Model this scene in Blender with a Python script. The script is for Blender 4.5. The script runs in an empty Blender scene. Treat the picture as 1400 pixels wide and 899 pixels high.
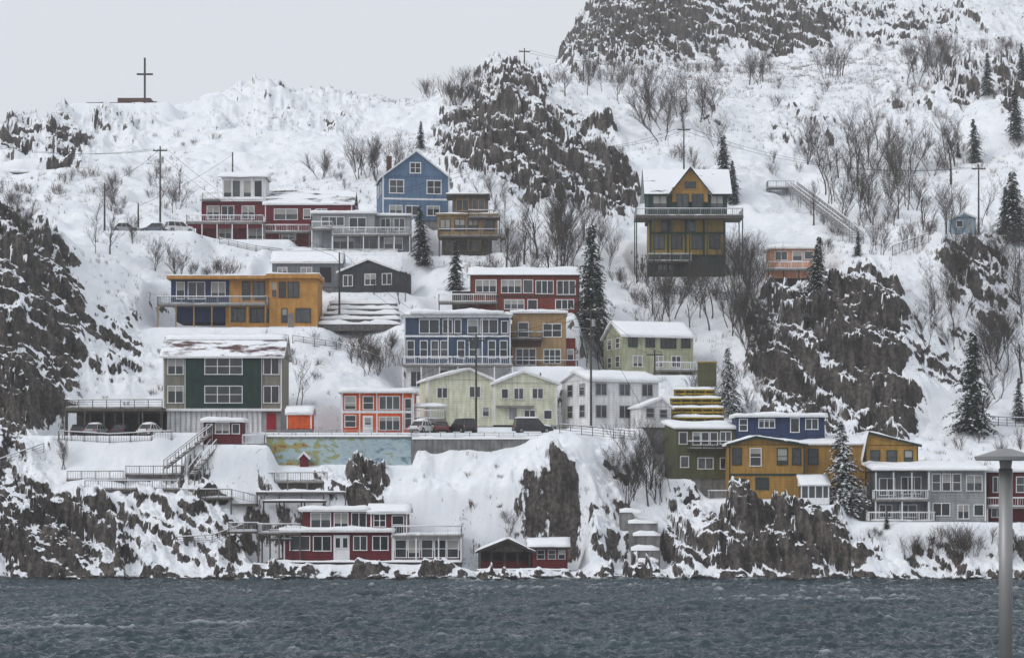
import bpy, math, random, bmesh
import numpy as np
from mathutils import Vector
random.seed(7); np.random.seed(7)
F=3000.0; HZ=675.0; CZ=10.0
def W(px,py,d): return ((px-700)/F*d, d, CZ+(HZ-py)/F*d)
scene=bpy.context.scene

# ------------------------------------------------------------ materials
def C(r,g,b,k=1.0,ds=0.0):
    m=(r+g+b)/3; r,g,b=[v+(m-v)*ds for v in(r,g,b)]
    f=lambda v:(v/255/12.92 if v<=10 else ((v/255+.055)/1.055)**2.4)*k
    return (min(f(r),.9),min(f(g),.9),min(f(b),.9))
MATS={}
def mk(name,col,rough=.75,var=.18,scale=.7,lines=0,bump=.0,spec=.25,metal=0,stain=.12):
    if name in MATS: return MATS[name]
    m=bpy.data.materials.new(name); m.use_nodes=True; nt=m.node_tree; N=nt.nodes; L=nt.links
    b=N['Principled BSDF']; b.inputs['Roughness'].default_value=rough
    b.inputs['Specular IOR Level'].default_value=spec; b.inputs['Metallic'].default_value=metal
    tc=N.new('ShaderNodeTexCoord'); ns=N.new('ShaderNodeTexNoise'); ns.inputs['Scale'].default_value=scale; ns.inputs['Detail'].default_value=3
    ns.inputs['Roughness'].default_value=.65
    L.new(tc.outputs['Object'],ns.inputs['Vector'])
    r=N.new('ShaderNodeValToRGB'); r.color_ramp.elements[0].position=.32; r.color_ramp.elements[1].position=.68
    r.color_ramp.elements[0].color=tuple(c*(1-var) for c in col)+(1,)
    r.color_ramp.elements[1].color=tuple(min(.92,c*(1+var*.6)+.004) for c in col)+(1,)
    L.new(ns.outputs['Fac'],r.inputs['Fac']); out=r.outputs['Color']
    if stain>0:
        mp=N.new('ShaderNodeMapping'); mp.inputs['Scale'].default_value=(2.2,2.2,.25); L.new(tc.outputs['Object'],mp.inputs['Vector'])
        n2=N.new('ShaderNodeTexNoise'); n2.inputs['Scale'].default_value=1.3; n2.inputs['Detail'].default_value=3; L.new(mp.outputs['Vector'],n2.inputs['Vector'])
        mr=N.new('ShaderNodeMapRange'); mr.inputs['From Min'].default_value=.3; mr.inputs['From Max'].default_value=.7
        mr.inputs['To Min'].default_value=1-stain*2; mr.inputs['To Max'].default_value=1.0; L.new(n2.outputs['Fac'],mr.inputs['Value'])
        mx=N.new('ShaderNodeVectorMath'); mx.operation='SCALE'; L.new(out,mx.inputs[0]); L.new(mr.outputs[0],mx.inputs['Scale']); out=mx.outputs[0]
    if lines>0:
        w=N.new('ShaderNodeTexWave'); w.bands_direction='Z'; w.wave_profile='SAW'; w.inputs['Scale'].default_value=lines; w.inputs['Distortion'].default_value=.1
        L.new(tc.outputs['Object'],w.inputs['Vector'])
        mr=N.new('ShaderNodeMapRange'); mr.inputs['To Min'].default_value=.82; mr.inputs['To Max'].default_value=1.04; L.new(w.outputs['Fac'],mr.inputs['Value'])
        mx=N.new('ShaderNodeVectorMath'); mx.operation='SCALE'; L.new(out,mx.inputs[0]); L.new(mr.outputs[0],mx.inputs['Scale']); out=mx.outputs[0]
    elif bump>0:
        bp=N.new('ShaderNodeBump'); bp.inputs['Strength'].default_value=bump; bp.inputs['Distance'].default_value=.1; L.new(ns.outputs['Fac'],bp.inputs['Height']); L.new(bp.outputs[0],b.inputs['Normal'])
    L.new(out,b.inputs['Base Color']); MATS[name]=m; return m
K=1.03
def sid(name,r,g,b,k=1.0): return mk(name,C(r,g,b,k*K,.11),lines=1.0,var=.2,stain=.16)
CRIM=sid('crimson_siding',120,26,40); MARO=sid('maroon_siding',108,22,34); BLUG=sid('slate_blue_siding',96,126,160)
NAVY=sid('navy_siding',60,80,108); TAN=sid('tan_siding',172,140,98); RUST=sid('rust_siding',132,54,40)
OCH=sid('ochre_siding',208,148,68,.95); YEL=sid('mustard_siding',188,142,62,.92); DGRN=sid('dark_green_siding',32,60,52)
OLIV=sid('olive_siding',100,100,66,.9); TAUP=sid('taupe_siding',136,132,116); CREAM=sid('cream_siding',226,226,198,1.05)
WHT=sid('white_siding',230,232,236,1.1); ORG=sid('orange_siding',236,92,30,1.0); GRY=sid('gray_siding',122,128,134)
LGRY=sid('light_gray_siding',158,162,164); DGRY=sid('charcoal_siding',62,68,74,.95); PGRN=sid('pale_green_siding',182,184,152)
ROYB=sid('royal_blue_siding',46,64,106,.9); SKYB=sid('sky_blue_siding',150,182,200); PCH=sid('peach_siding',216,150,114)
MUST=sid('dull_yellow_siding',162,134,64,.95); GRNT=mk('green_trim',C(42,66,58,.8),stain=.05)
TRIM=mk('white_trim',(.78,.79,.80),var=.1,stain=.08); GTRIM=mk('grey_trim',(.38,.39,.40),var=.12)
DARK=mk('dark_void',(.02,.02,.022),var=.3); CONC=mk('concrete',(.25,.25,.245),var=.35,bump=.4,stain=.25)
WOOD=mk('weathered_wood',(.12,.105,.09),var=.4,scale=2); DWOOD=mk('dark_wood',(.05,.042,.037),var=.4,scale=2)
LWOOD=mk('grey_wood',(.24,.23,.215),var=.3,scale=2); METAL=mk('galvanised_metal',(.34,.34,.34),rough=.5,var=.15,metal=.5,spec=.5)
YWOOD=mk('yellow_painted_wood',C(176,150,40,.9),var=.4,stain=.25); POLE=mk('pole_wood',(.07,.06,.052),var=.3,scale=3)
WIRE=mk('wire',(.03,.03,.03)); TIRE=mk('tire',(.018,.018,.018),rough=.9,stain=0); REDD=mk('red_door',C(150,22,34))
BRICK=mk('brown_brick',C(108,78,68,.75),var=.3,scale=4); STONE=mk('grey_stone',(.13,.125,.12),var=.5,scale=2.5,bump=.6)
def glass(name,col,rough=.12):
    return mk(name,col,rough=rough,var=.5,scale=.5,spec=.6,stain=0)
GL=[glass('window_glass',(.022,.026,.03)),glass('window_glass_b',(.05,.055,.06)),glass('window_glass_c',(.012,.014,.018))]
BLIND=mk('window_blind',(.32,.31,.29),rough=.35,spec=.5,stain=0); RGLASS=glass('railing_glass',(.20,.27,.29),.2)
SNOW=mk('roof_snow',(.85,.865,.895),rough=.6,var=.05,scale=1.5,bump=.3,stain=0,spec=.2)
def patchy(name,base,thr):
    m=bpy.data.materials.new(name); m.use_nodes=True; nt=m.node_tree; N=nt.nodes; L=nt.links; b=N['Principled BSDF']; b.inputs['Roughness'].default_value=.7
    tc=N.new('ShaderNodeTexCoord'); ns=N.new('ShaderNodeTexNoise'); ns.inputs['Scale'].default_value=.35; ns.inputs['Detail'].default_value=7; ns.inputs['Roughness'].default_value=.7
    mp=N.new('ShaderNodeMapping'); mp.inputs['Scale'].default_value=(.6,1.6,1.6); L.new(tc.outputs['Object'],mp.inputs['Vector']); L.new(mp.outputs[0],ns.inputs['Vector'])
    r=N.new('ShaderNodeValToRGB'); e=r.color_ramp.elements; e[0].position=thr-.04; e[1].position=thr+.04; e[0].color=base+(1,); e[1].color=(.83,.845,.875,1)
    L.new(ns.outputs['Fac'],r.inputs['Fac']); L.new(r.outputs['Color'],b.inputs['Base Color'])
    return m
PR_RED=patchy('snowy_red_roof',(.09,.04,.04),.47); PR_DRK=patchy('snowy_dark_roof',(.06,.055,.055),.45); PR_HEAVY=patchy('snow_covered_roof',(.09,.08,.08),.36)

# ------------------------------------------------------------ mesh builder
class MB:
    def __init__(s,name,loc=(0,0,0),yaw=0.0):
        s.name=name; s.loc=loc; s.yaw=yaw; s.parts={}
    def add(s,part,mat,v,f,smooth=False):
        p=s.parts.setdefault((part,mat.name),[mat,[],[],smooth]); o=len(p[1])
        p[1].extend([tuple(q) for q in v]); p[2].extend([tuple(i+o for i in q) for q in f])
    def cube(s,part,mat,x0,x1,y0,y1,z0,z1):
        if x0>x1:x0,x1=x1,x0
        if y0>y1:y0,y1=y1,y0
        if z0>z1:z0,z1=z1,z0
        s.add(part,mat,[(x0,y0,z0),(x1,y0,z0),(x1,y1,z0),(x0,y1,z0),(x0,y0,z1),(x1,y0,z1),(x1,y1,z1),(x0,y1,z1)],
              [(0,3,2,1),(4,5,6,7),(0,1,5,4),(1,2,6,5),(2,3,7,6),(3,0,4,7)])
    def tube(s,part,mat,p0,p1,r0,r1=None,n=6,smooth=False):
        if r1 is None:r1=r0
        p0=Vector(p0);p1=Vector(p1);d=(p1-p0)
        if d.length<1e-5:return
        d.normalize(); a=d.cross(Vector((0,0,1)));
        if a.length<.01:a=Vector((1,0,0))
        a.normalize(); b=d.cross(a); v=[]
        for p,r in((p0,r0),(p1,r1)):
            for i in range(n):
                t=2*math.pi*(i+.5)/n; v.append(p+a*math.cos(t)*r+b*math.sin(t)*r)
        f=[(i,(i+1)%n,n+(i+1)%n,n+i) for i in range(n)]+[tuple(range(n))[::-1],tuple(range(n,2*n))]
        s.add(part,mat,v,f,smooth)
    def slab(s,part,mat,P,t,cell=.7,jit=.1,rough=.4,smooth=True):
        P=[Vector(p) for p in P]; nx=max(2,int((P[1]-P[0]).length/cell)); ny=max(2,int((P[3]-P[0]).length/cell)); v=[]
        cx=(P[0]+P[1]+P[2]+P[3])/4; ph=random.random()*20
        for j in range(ny+1):
            for i in range(nx+1):
                u=i/nx;w=j/ny; p=(P[0]*(1-u)+P[1]*u)*(1-w)+(P[3]*(1-u)+P[2]*u)*w
                e=i in(0,nx) or j in(0,ny)
                if e:
                    q=Vector((p.x-cx.x,p.y-cx.y,0)); 
                    if q.length>0: q.normalize()
                    p=p+q*random.uniform(-jit,jit)
                lo=1+(.35*math.sin(p.x*.9+ph)*math.cos(p.y*.7+ph) if rough>0 else 0)
                v.append(p+Vector((0,0,t*lo*(.6 if e else 1)*(1-rough/2+rough*random.random()))))
        top=len(v); ring=[i for i in range(nx+1)]+[j*(nx+1)+nx for j in range(1,ny+1)]+[ny*(nx+1)+i for i in range(nx-1,-1,-1)]+[j*(nx+1) for j in range(ny-1,0,-1)]
        f=[(j*(nx+1)+i,j*(nx+1)+i+1,(j+1)*(nx+1)+i+1,(j+1)*(nx+1)+i) for j in range(ny) for i in range(nx)]
        for r in ring:
            i=r%(nx+1); j=r//(nx+1); u=i/nx;w=j/ny; p=(P[0]*(1-u)+P[1]*u)*(1-w)+(P[3]*(1-u)+P[2]*u)*w
            v.append(Vector((v[r].x,v[r].y,p.z)))
        m=len(ring)
        for k in range(m): f.append((ring[k],top+k,top+(k+1)%m,ring[(k+1)%m]))
        f.append(tuple(top+k for k in range(m)))
        s.add(part,mat,v,f,smooth)
    def rail(s,p0,p1,mat,h=1.0,gap=.28,part='railing',style='bars',post=1.7,snow=True):
        p0=Vector(p0);p1=Vector(p1); L=(p1-p0).length
        if L<.1:return
        n=max(1,round(L/post)); up=Vector((0,0,1))
        for i in range(n+1):
            p=p0.lerp(p1,i/n); s.tube(part,mat,p,p+up*(h+.04),.055,n=4)
        s.tube(part,mat,p0+up*h,p1+up*h,.05,n=4); s.tube(part,mat,p0+up*.12,p1+up*.12,.03,n=4)
        if snow: s.tube('snow',SNOW,p0+up*(h+.07),p1+up*(h+.07),.06,n=5)
        if style=='bars':
            m=int(L/gap)
            for i in range(m):
                p=p0.lerp(p1,(i+.5)/m); s.tube(part,mat,p+up*.12,p+up*h,.022,n=3)
        elif style=='rails':
            for k in(.4,.7): s.tube(part,mat,p0+up*h*k,p1+up*h*k,.035,n=4)
    def build(s):
        single=len(s.parts)==1
        if not single:
            e=bpy.data.objects.new(s.name,None); e.location=s.loc; e.rotation_euler=(0,0,s.yaw); e.empty_display_size=1; scene.collection.objects.link(e)
        for (part,mn),(mat,v,f,sm) in s.parts.items():
            me=bpy.data.meshes.new(part); me.from_pydata(v,[],f); me.materials.append(mat); me.update()
            if sm: me.polygons.foreach_set('use_smooth',[True]*len(me.polygons))
            o=bpy.data.objects.new(s.name if single else part,me); scene.collection.objects.link(o)
            if single: o.location=s.loc; o.rotation_euler=(0,0,s.yaw); e=o
            else: o.parent=e
        return e
PADS=[]; BUILD=[]
class Bld(MB):
    def __init__(s,name,px,py,d,yaw=0,pad=None,fall=3.5):
        s.d=d; s.k=d/F; s.px=px; s.py=py; y=math.radians(yaw); s.cc=math.cos(y)
        super().__init__(name,W(px,py,d),y); BUILD.append(s)
        if pad: PADS.append(((pad[0]-700)/F*d,(pad[1]-700)/F*d,d+pad[2],d+pad[3],s.loc[2]-.15,fall))
    def X(s,px): return (px-s.px)*s.k/s.cc
    def Z(s,py,y=0): return CZ+(HZ-py)/F*(s.d+y)-s.loc[2]
    def box(s,part,mat,a,b,t,bt,ya,yb): s.cube(part,mat,s.X(a),s.X(b),ya,yb,s.Z(bt,ya),s.Z(t,ya))
    def found(s,a,b,ya,yb,depth=5,mat=None,top=0): s.cube('foundation',mat or CONC,s.X(a)+.05,s.X(b)-.05,ya+.05,yb-.05,-depth,top)
    def sno(s,a,b,t,ya,yb,h=.3): 
        z=s.Z(t,ya); s.slab('snow',SNOW,[(s.X(a),ya,z),(s.X(b),ya,z),(s.X(b),yb,z),(s.X(a),yb,z)],h)
    def win(s,a,b,t,bt,y=0,c=1,r=1,fr=None,side=None,fw=.1,blind=.3):
        fr=fr or TRIM; g=random.choice(GL); z0,z1=s.Z(bt,y if side is None else 0),s.Z(t,y if side is None else 0)
        if side is None: u0,u1=s.X(a),s.X(b); M=lambda ua,ub,na,nb,za,zb,p,m:s.cube(p,m,ua,ub,y-nb,y-na,za,zb)
        elif side=='L': u0,u1=a,b; M=lambda ua,ub,na,nb,za,zb,p,m:s.cube(p,m,y-nb,y-na,ua,ub,za,zb)
        else: u0,u1=a,b; M=lambda ua,ub,na,nb,za,zb,p,m:s.cube(p,m,y+na,y+nb,ua,ub,za,zb)
        M(u0-fw,u1+fw,0,.09,z1,z1+fw,'window_frame',fr); M(u0-fw-.03,u1+fw+.03,0,.12,z0-fw,z0,'window_frame',fr)
        M(u0-fw,u0,0,.085,z0,z1,'window_frame',fr); M(u1,u1+fw,0,.085,z0,z1,'window_frame',fr)
        zb=z1
        if random.random()<blind:
            zb=z1-(z1-z0)*random.choice((.3,.5,.5,.75)); M(u0,u1,0,.026,zb,z1,'window_blind',BLIND)
        M(u0,u1,0,.022,z0,zb,'window_glass',g)
        for i in range(1,c): u=u0+(u1-u0)*i/c; M(u-.05,u+.05,.022,.07,z0,z1,'window_frame',fr)
        for i in range(1,r): z=z0+(z1-z0)*i/r; M(u0,u1,.022,.06,z-.035,z+.035,'window_frame',fr)
    def wins(s,L,t,bt,y=0,c=1,r=2,fr=None):
        for a,b in L: s.win(a,b,t,bt,y,c,r,fr)
    def corners(s,a,b,t,bt,y,mat=None,w=.14):
        mat=mat or TRIM
        for q,sg in((a,1),(b,-1)):
            x=s.X(q); s.cube('corner_trim',mat,x-.02 if sg>0 else x-w,x+w if sg>0 else x+.02,y-.03,y+.12,s.Z(bt,y),s.Z(t,y))
    def flat(s,a,b,t,ya,yb,over=.3,mat=None,snow=.38,th=.22):
        mat=mat or TRIM; x0,x1=s.X(a)-over,s.X(b)+over; z=s.Z(t,ya)
        s.cube('roof',mat,x0,x1,ya-over,yb+over,z,z+th)
        if snow: s.slab('snow',SNOW,[(x0,ya-over,z+th),(x1,ya-over,z+th),(x1,yb+over,z+th),(x0,yb+over,z+th)],snow)
    def shed(s,a,b,tf,tb,ya,yb,mat,wall,over=.3,snow=.32):
        zf=s.Z(tf,ya); zb=s.Z(tb,yb); x0,x1=s.X(a),s.X(b)
        s.add('walls',wall,[(x0,ya+.01,zf),(x0,yb,zf),(x0,yb,zb),(x1,ya+.01,zf),(x1,yb,zf),(x1,yb,zb)],[(0,2,1),(3,4,5),(1,2,5,4)])
        P=[(x0-over,ya-over,zf),(x1+over,ya-over,zf),(x1+over,yb+over,zb),(x0-over,yb+over,zb)]
        s.slab('roof',mat,P,.14,cell=3,jit=0,rough=0,smooth=False)
        if snow: s.slab('snow',SNOW,[(p[0],p[1],p[2]+.12) for p in P],snow)
    def gx(s,a,b,pe,pr,ya,yb,mat,wall,over=.4,snow=0,trim=None):
        ym=(ya+yb)/2; ze=s.Z(pe,ya); zr=s.Z(pr,ym); x0,x1=s.X(a),s.X(b)
        for x,fl in((x0,0),(x1,1)):
            f=(0,1,2) if fl else (0,2,1); s.add('walls',wall,[(x,ya,ze),(x,yb,ze),(x,ym,zr)],[f])
        sl=(zr-ze)/(ym-ya); zo=ze-sl*over
        for P in([(x0-over,ya-over,zo),(x1+over,ya-over,zo),(x1+over,ym,zr),(x0-over,ym,zr)],[(x0-over,ym,zr),(x1+over,ym,zr),(x1+over,yb+over,zo),(x0-over,yb+over,zo)]):
            s.slab('roof',mat,P,.3,cell=3,jit=0,rough=0,smooth=False)
            if snow: s.slab('snow',SNOW,[(p[0],p[1],p[2]+.2) for p in P],snow)
        s.cube('fascia',trim or TRIM,x0-over,x1+over,ya-over-.03,ya-over+.0,zo-.08,zo+.14)
        for x in(x0-over-.03,x1+over):
            for q in((ya-over,yb+over)):
                v=[(x,q,zo-.05),(x,ym,zr-.05),(x,ym,zr+.2),(x,q,zo+.2)]; v2=[(p[0]+.03,p[1],p[2]) for p in v]
                s.add('bargeboard',trim or TRIM,v+v2,[(0,1,2,3),(7,6,5,4),(0,4,5,1),(3,2,6,7),(0,3,7,4),(1,5,6,2)])
    def gy(s,a,b,pe,pr,ya,yb,mat,wall,over=.4,snow=0,trim=None,apex=.5):
        x0,x1=s.X(a),s.X(b); xm=x0+(x1-x0)*apex; ze=s.Z(pe,ya); zr=s.Z(pr,ya)
        for y,fl in((ya,0),(yb,1)):
            f=(0,1,2) if not fl else (0,2,1); s.add('walls',wall,[(x0,y,ze),(x1,y,ze),(xm,y,zr)],[f])
        sl=(zr-ze)/(xm-x0); zl=ze-sl*over; zr2=ze-(zr-ze)/(x1-xm)*over
        for P in([(x0-over,ya-over,zl),(xm,ya-over,zr),(xm,yb+over,zr),(x0-over,yb+over,zl)],[(xm,ya-over,zr),(x1+over,ya-over,zr2),(x1+over,yb+over,zr2),(xm,yb+over,zr)]):
            s.slab('roof',mat,P,.28,cell=3,jit=0,rough=0,smooth=False)
            if snow: s.slab('snow',SNOW,[(p[0],p[1],p[2]+.15) for p in P],snow)
        for xa,za in((x0-over,zl),(x1+over,zr2)):
            y=ya-over-.05; v=[(xa,y,za-.08),(xm,y,zr-.08),(xm,y,zr+.22),(xa,y,za+.22)]; v2=[(p[0],p[1]+.05,p[2]) for p in v]
            f=[(0,1,2,3),(7,6,5,4),(0,4,5,1),(3,2,6,7),(0,3,7,4),(1,5,6,2)]
            s.add('bargeboard',trim or TRIM,v+v2,f)
    def deck(s,a,b,t,ya,yb,mat=WOOD,rmat=TRIM,h=1.0,drop=4,sides='FLR',style='bars',th=.25,posts=True,snow=.2,pm=None):
        x0,x1=s.X(a),s.X(b); z=s.Z(t,ya)
        s.cube('deck',mat,x0,x1,ya,yb,z-th,z)
        if snow: s.slab('snow',SNOW,[(x0+.12,ya+.12,z),(x1-.12,ya+.12,z),(x1-.12,yb-.05,z),(x0+.12,yb-.05,z)],snow)
        i=.07
        if 'F' in sides: s.rail((x0+i,ya+i,z),(x1-i,ya+i,z),rmat,h,style=style)
        if 'L' in sides: s.rail((x0+i,ya+i,z),(x0+i,yb-.02,z),rmat,h,style=style)
        if 'R' in sides: s.rail((x1-i,ya+i,z),(x1-i,yb-.02,z),rmat,h,style=style)
        if posts:
            n=max(1,round((x1-x0)/2.6))
            for k in range(n+1):
                x=x0+.12+(x1-x0-.24)*k/n
                s.cube('posts',pm or mat,x-.08,x+.08,ya+.1,ya+.26,z-th-drop,z-th)
                if yb-ya>3: s.cube('posts',pm or mat,x-.08,x+.08,yb-.4,yb-.24,z-th-drop,z-th)

# ------------------------------------------------------------ BUILDINGS
b=Bld('red_waterfront_house',370,768,254,pad=(345,640,-1.5,7.5),fall=2.2)
b.found(372,628,0,8,4,CONC,.3)
b.deck(366,632,768,-1.8,0,DWOOD,DWOOD,sides='',drop=3)
b.box('walls',MARO,388,537,726,766,0,8); b.box('walls',WHT,537,629,733,766,0,8)
b.box('walls',MARO,537,629,752,764,-.04,.3)
b.wins([(397,423),(484,501),(510,530)],733,751,0,2,1); b.win(429,452,733,752,0,2)
b.box('door',TRIM,456,478,731,765,-.08,.1); b.win(459,465,735,748,-.08); b.win(469,475,735,748,-.08)
for x in(541,559,577,595,612): b.win(x,x+14,738,761,-.04,1,2)
b.flat(386,537,727,-.3,3,.25); b.flat(537,629,734,-.1,8,.2,snow=.1)
b.deck(537,632,731,-.8,8,LWOOD,TRIM,drop=4,sides='FR',posts=True,pm=TRIM)
b.box('walls',MARO,412,540,698,728,1.5,7.5); b.flat(412,500,699,1.2,7.8,.4)
b.win(424,450,701,720,1.5,2);b.win(456,474,701,720,1.5,2);b.win(480,499,701,720,1.5,2)
b.box('walls',MARO,506,556,700,731,.9,6.9); b.gx(506,556,700,691,.9,6.9,PR_HEAVY,MARO,snow=.15)
b.win(511,526,703,719,.9,2,2); b.win(536,551,705,728,.9,1,2); b.corners(506,556,700,731,.9)
b.corners(388,537,727,766,0)
b.deck(352,412,728,-.5,4,WOOD,GTRIM,drop=4,sides='FL'); b.deck(311,354,726,.5,3,WOOD,GTRIM,drop=4,sides='FL')
b.deck(368,400,736,-.3,1.5,DWOOD,DWOOD,sides='F',drop=3)
b=Bld('red_boathouse',652,779,254,pad=(640,790,-1,7),fall=2.5)
b.found(725,777,0,5,3); b.box('walls',MARO,728,776,748,777,0,5); b.wins([(735,744),(750,759),(764,772)],752,763,0,1,2,GTRIM)
b.box('walls',DWOOD,656,728,752,778,2.5,5); b.gy(654,728,754,738,-.3,5.2,PR_HEAVY,DWOOD,.3,snow=.26,trim=DWOOD,apex=.55)
b.gx(724,777,748,738,-.2,5.2,PR_HEAVY,MARO,.25,snow=.24,trim=DWOOD)
for x in(655,672,690,708,724): b.cube('posts',DWOOD,b.X(x)-.09,b.X(x)+.09,-.1,.1,-3,b.Z(753))
b.deck(650,780,779,-1.2,0,DWOOD,DWOOD,sides='',drop=3,style='rails')
b.box('shelf',MARO,658,722,766,777,1.2,1.6)
b=Bld('dark_green_house',223,590,278,pad=(215,390,-4,10))
b.found(224,384,.1,9,3,WHT,0); b.box('walls',TAUP,223,254,485,560,0,9); b.box('walls',DGRN,254,357,485,560,-.25,9); b.box('walls',TAUP,357,385,485,560,0,9)
b.box('lower_wall',WHT,228,357,560,590,.2,8.8); b.box('lower_wall',LGRY,357,384,560,590,.3,8.8)
for x in range(232,356,7): b.box('lattice_post',GTRIM,x,x+1.4,560,590,.08,.2)
b.box('band',TRIM,223,385,558,561.5,-.3,0)
b.box('door',REDD,364,377,564,589,.22,.3); b.gx(223,385,486,459,-.2,9,PR_RED,TAUP,.4,0)
b.slab('snow',SNOW,[(b.X(221),2.9,b.Z(464,4)-.1),(b.X(387),2.9,b.Z(464,4)-.1),(b.X(387),4.4,b.Z(458.5,4.4)),(b.X(221),4.4,b.Z(458.5,4.4))],.35)
for t,bb in((490,511),(528,550)):
    b.win(230,250,t,bb,0,2); b.win(281,331,t,bb,-.25,3,2); b.win(361,381,t,bb,0,2)
b.corners(223,254,486,560,0); b.corners(357,385,486,560,0)
b=Bld('wooden_parking_deck',90,595,276,pad=(60,225,-5,8))
b.deck(90,224,557,-1,7,WOOD,DWOOD,drop=4.2,sides='FL',style='rails',th=.4,snow=.25)
b.box('beam',DWOOD,90,224,558,564,-.8,-.5)
for x in(92,124,158,190,220): b.box('posts',DWOOD,x,x+2.5,560,600,-.9,-.7)
b.box('back_wall',DWOOD,92,224,560,600,6.5,6.8)
b=Bld('small_red_shed',277,606,267,pad=(268,365,-1,3.5),fall=2.5)
b.found(278,331,.1,3.4,3); b.box('walls',MARO,278,331,577,606,0,3.5); b.flat(278,331,577,-.1,3.5,.35)
b.win(283,290,580,592);b.win(295,313,579,592,0,2);b.win(318,327,580,592)
b.deck(331,363,606,-.4,3,LWOOD,TRIM,drop=3,sides='FR')
b=Bld('orange_house',466,596,277,pad=(455,615,-6,8))
b.found(467,565,.1,7,3); b.box('walls',ORG,466,566,537,596,0,7); b.flat(466,566,537,-.1,7,.35)
b.corners(466,566,537,596,0,w=.25); b.box('band',TRIM,466,566,561,564.5,-.05,0); b.box('band',TRIM,466,566,592,597,-.06,0)
for x in(491,514.5,550): b.box('pilaster',TRIM,x,x+1.6,537,592,-.045,0)
b.win(472,486,542,559,0,1,2);b.win(497,510,542,559,0,1,2);b.win(519,546,542,559,0,3)
b.win(472,486,568,583,0,1,2);b.box('door',TRIM,496,510,568,592,-.09,0);b.win(499,507,571,580,-.09);b.win(519,546,570,587,0,3);b.win(554,562,545,585,0,1,3)
b.deck(566,609,572,.5,4,LWOOD,TRIM,drop=2.4,sides='FR',pm=TRIM)
b.flat(566,609,556,.5,4,.1,snow=.35,th=.12)
for x in(567,588,608): b.box('posts',TRIM,x,x+1.6,556,572,.6,.75)
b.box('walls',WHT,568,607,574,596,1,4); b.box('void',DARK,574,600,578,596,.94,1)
b=Bld('orange_shed',391,585,275,pad=(388,430,-1,4),fall=2)
b.box('walls',ORG,392,426,565,586,0,3.5); b.gx(392,426,565,557,0,3.5,PR_HEAVY,ORG,.2,.15); b.corners(392,426,565,586,0); b.box('door',ORG,403,415,568,585,-.06,0); b.found(392,426,.1,3.4,2)
b=Bld('cream_house',585,582,283,yaw=10,pad=(572,765,-3,10))
b.found(586,762,.1,8,3); b.box('walls',CREAM,585,674,518,582,0,8); b.gy(585,674,519,504,0,8,PR_HEAVY,CREAM,.4,.2,apex=.62)
b.win(598,611,530,543,0,2);b.win(642,656,528,542,0,2);b.win(660,668,556,568)
b.box('walls',CREAM,674,760,522,580,-1.2,8); b.gy(674,760,523,507,-1.2,8,PR_HEAVY,CREAM,.4,.2,apex=.45)
b.win(684,692,531,543,-1.2);b.win(701,713,530,544,-1.2,2);b.win(726,740,530,543,-1.2,2);b.win(715,729,560,571,-1.2,2); b.win(742,752,560,571,-1.2,1)
b.box('door',LGRY,694,704,553,572,-1.26,-1.2); b.corners(585,674,519,582,0,w=.12); b.corners(674,760,523,580,-1.2,w=.12)
b.box('porch',LWOOD,676,726,553,556,-2.4,-1.2)
b=Bld('white_house',807,584,280,yaw=24,pad=(760,925,-3,11))
b.found(808,905,.1,8,3); b.box('walls',WHT,807,903,518,584,0,8.4); b.gx(807,903,519,509,0,8.4,PR_HEAVY,WHT,.4,.28)
for x in(815,848,880):
    b.win(x,x+14,524,539,0,2,1,GTRIM)
    b.win(x,x+14,554,570,0,2,1,GTRIM)
for y in(1.6,5.2):
    b.win(y,y+1.4,524,539,0,1,2,GTRIM,side='L'); b.win(y,y+1.4,553,569,0,1,2,GTRIM,side='L')
b.corners(807,903,519,584,0)
b=Bld('white_annex',876,584,277,yaw=12,pad=(868,922,-1,5),fall=2)
b.found(877,918,.1,5,3);b.box('walls',WHT,876,918,555,584,0,5); b.gy(876,918,556,544,0,5,PR_HEAVY,WHT,.3,.15,apex=.7); b.win(884,894,558,570,0,1,2,GTRIM); b.win(903,912,560,570,0,1,2,GTRIM)
b=Bld('blue_deck_house',553,530,295,pad=(545,705,-3,10))
b.found(555,698,.1,8,4,WHT); b.box('lower_wall',WHT,555,698,498,530,0,8.5); b.box('walls',NAVY,553,698,431,498,-.2,9)
b.flat(566,684,429,-.8,9,.45,snow=.4); b.box('eave',TRIM,551,700,430,434,-.5,-.2); b.sno(550,701,430,-.7,8,.4)
b.win(574,600,437,455,-.2,2);b.win(606,618,437,455,-.2);b.win(622,630,437,455,-.2);b.win(640,653,437,455,-.2);b.win(657,680,437,455,-.2,2);b.win(686,694,439,455,-.2,1)
b.box('band',TRIM,553,698,458,460.5,-.26,-.2)
for x in(557,575,590,603,626,642,668,684): b.win(x,x+9,466,489,-.2,1,2)
b.corners(553,698,434,498,-.2); b.corners(612,660,434,498,-.22)
b.deck(551,702,498,-2.6,-.2,LWOOD,TRIM,drop=5,pm=TRIM)
b.win(562,577,508,528,0,2);b.win(600,612,506,522,0,1);b.box('band',TRIM,636,640,498,530,-.05,0)
b=Bld('tan_house',700,500,298,pad=(698,790,-2,9))
b.found(702,784,.1,8,4); b.box('walls',TAN,700,774,428,502,0,8); b.box('walls',RUST,774,787,462,505,.6,8); b.flat(700,774,428,-.1,8,.25,snow=.3)
b.win(743,767,443,460,0,2,2);b.win(709,722,441,460,0,1,2);b.win(744,766,478,496,0,3,2);b.win(706,732,477,498,0,3,2); b.win(776,784,478,492,.6)
b.box('walls',BRICK,700,740,460,474,-.05,0); b.deck(698,790,503,-1.8,0,DWOOD,DWOOD,drop=4,style='rails'); b.deck(698,742,462,-1.2,0,WOOD,WOOD,h=.8,posts=False)
b=Bld('rust_red_house',643,428,313,pad=(598,800,-2,9))
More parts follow.
